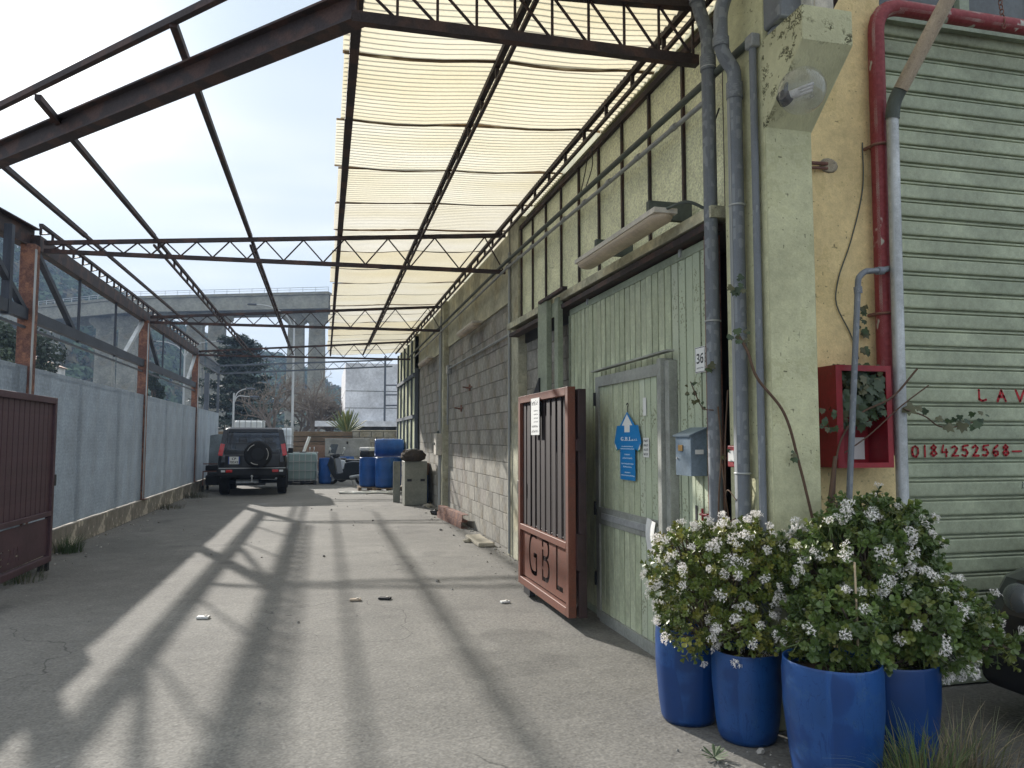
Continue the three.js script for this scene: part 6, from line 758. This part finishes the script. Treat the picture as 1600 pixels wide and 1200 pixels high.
// ---------------------------------------------------------------- hills with woods
{
  // skyline of the ridge: heading (tan of the angle from -z), height over distance, distance
  const ridge = [[-1.5, 0.46, 230], [-1.0, 0.42, 240], [-0.62, 0.335, 250], [-0.45, 0.26, 255], [-0.412, 0.248, 259], [-0.371, 0.226, 267], [-0.344, 0.207, 272], [-0.303, 0.192, 280], [-0.268, 0.176, 287], [-0.250, 0.167, 290], [-0.232, 0.158, 293], [-0.209, 0.142, 298], [-0.193, 0.135, 303], [-0.169, 0.126, 314], [-0.143, 0.118, 327], [-0.114, 0.109, 341], [-0.094, 0.104, 350], [-0.072, 0.099, 361], [-0.049, 0.093, 372], [-0.010, 0.069, 390], [0.008, 0.062, 399], [0.025, 0.049, 407], [0.06, 0.02, 430], [0.14, 0.03, 460], [0.3, 0.06, 480], [0.6, 0.1, 460], [1.0, 0.14, 420]];
  const at = (t) => { const n = ridge.length - 1, k = Math.min(n - 1e-6, Math.max(0, t * n)), i = Math.floor(k), f = k - i; return [0, 1, 2].map((q) => mixn(ridge[i][q], ridge[i + 1][q], f)); };
  const NS = 150, NT = 26, pos = [], idx = []; const surf = (t, v) => { const [h, k, d] = at(t); const dist = d * (0.66 + 0.34 * v), top = k * d - 2.2; const prof = Math.pow(v, 0.85); const n = fbm3(t * 26, v * 3, 4.4, 4) * 9 * v * (1 - v) * 2; return V(h * dist, Math.max(-0.5, top * prof + n), -dist); };
  for (let i = 0; i <= NS; i++) { for (let j = 0; j <= NT; j++) { const p = surf(i / NS, j / NT); if (j === 0) p.y = -1; pos.push(p.x, p.y, p.z); } const b = surf(i / NS, 1).multiplyScalar(1.25); pos.push(b.x, -1, b.z); }
  const st = NT + 2; for (let i = 0; i < NS; i++) for (let j = 0; j < st - 1; j++) { const a = i * st + j; idx.push(a, a + st, a + 1, a + 1, a + st, a + st + 1); } const g = new THREE.BufferGeometry(); g.setAttribute('position', new THREE.Float32BufferAttribute(pos, 3)); g.setIndex(idx); g.computeVertexNormals(); const o = part('hill', g, mat(new THREE.Color().setRGB(0.05, 0.065, 0.035), { roughness: 1 }), scene); o.userData = { kind: 'structure' };
  // woods: lumpy leafy crowns
  const f = rng(404), crown = (() => { const s = new Soup(), lf = (() => { const q = new THREE.BufferGeometry(); q.setAttribute('position', new THREE.Float32BufferAttribute([-0.17, -0.12, 0, 0.17, -0.12, 0, 0, 0.2, 0.03], 3)); q.setIndex([0, 1, 2]); q.computeVertexNormals(); return flat(q); })(); for (let k = 0; k < 9; k++) { const c = V(rr(-0.55, 0.55, f), rr(0.3, 1.25, f), rr(-0.55, 0.55, f)), r = rr(0.3, 0.5, f); for (let j = 0; j < 42; j++) { const d = V(rr(-1, 1, f), rr(-0.6, 1, f), rr(-1, 1, f)).normalize(); s.add(lf, placeM(c.clone().addScaledVector(d, r * rr(0.75, 1.1, f)), jitterDir(d, 0.5, f), f() * 6, rr(0.7, 1.2, f)), new THREE.Color(1, 1, 1)); } } const cg = s.geo(); cg.deleteAttribute('color'); return cg; })();
  const N = 5200, im = new THREE.InstancedMesh(crown, mat(new THREE.Color(1, 1, 1), { roughness: 0.95 }), N); const m = new THREE.Matrix4(), q = new THREE.Quaternion(), col = new THREE.Color(); let n = 0; while (n < N) { const t = f() < 0.75 ? rr(0.12, 0.85, f) : f(), v = Math.pow(f(), 0.75), p = surf(t, v); if (p.y < 0.2 && f() < 0.8) continue; const s = rr(3.2, 5.6, f); q.setFromAxisAngle(up, f() * 6.28); m.compose(V(p.x, p.y - 0.8, p.z), q, V(s, s * rr(0.7, 1.15, f), s)); im.setMatrixAt(n, m); const k = rr(0.6, 1.4, f), b = f(); col.setRGB((b < 0.25 ? 0.11 : 0.06) * k, 0.095 * k, (b < 0.25 ? 0.05 : 0.045) * k); im.setColorAt(n, col); n++; }
  im.name = 'forest'; im.userData = { kind: 'stuff', label: 'dense green wood covering the hillside behind the viaduct', category: 'forest' }; scene.add(im);
}

{ // grit and crumbs along the walls and round the planters
  const f = rng(606), g = new THREE.DodecahedronGeometry(1, 0), N = 900, im = new THREE.InstancedMesh(g, mat(new THREE.Color(1, 1, 1), { roughness: 0.95 }), N), m = new THREE.Matrix4(), q = new THREE.Quaternion(), e = new THREE.Euler(), c = new THREE.Color();
  for (let i = 0; i < N; i++) { const k = f(); let x, z; if (k < 0.45) { z = -8.2 - f() * 14; x = 2.58 - Math.pow(f(), 2.2) * 0.6; } else if (k < 0.75) { z = -10.5 - f() * 15; x = FX + 0.12 + Math.pow(f(), 2.2) * 0.6; } else if (k < 0.9) { x = 1.75 + f() * 1.3; z = -2.9 - f() * 0.9; } else { x = -3.2 + f() * 5.5; z = -3 - f() * 20; } const s = 0.004 + Math.pow(f(), 4) * 0.02; q.setFromEuler(e.set(f() * 6, f() * 6, f() * 6)); m.compose(V(x, s * 0.4, z), q, V(s * 1.3, s * 0.8, s)); im.setMatrixAt(i, m); const t = 0.16 + f() * 0.32; c.setRGB(t, t * 0.95, t * 0.86); im.setColorAt(i, c); }
  im.name = 'grit'; im.userData = { kind: 'stuff', label: 'loose grit and crumbs scattered along the yard walls', category: 'gravel' }; scene.add(im);
}
// ---------------------------------------------------------------- origins at each thing's base, then the picture
for (const o of [...scene.children]) {
  if (!(o.isGroup) || !o.userData.category || o.position.lengthSq() > 1e-9 || o.rotation.y) continue;
  const b = new THREE.Box3().setFromObject(o), c = b.getCenter(V(0, 0, 0)); c.y = b.min.y; o.position.copy(c); for (const k of o.children) k.position.sub(c);
}
for (const o of scene.children) if (o.isMesh && !o.isInstancedMesh && o.userData.category && o.position.lengthSq() < 1e-9) { o.geometry.computeBoundingBox(); const b = o.geometry.boundingBox, c = b.getCenter(V(0, 0, 0)); c.y = b.min.y; o.geometry.translate(-c.x, -c.y, -c.z); o.position.copy(c); }
scene.traverse((o) => { if (o.isMesh) { o.castShadow = true; o.receiveShadow = true; } });
renderer.render(scene, camera);
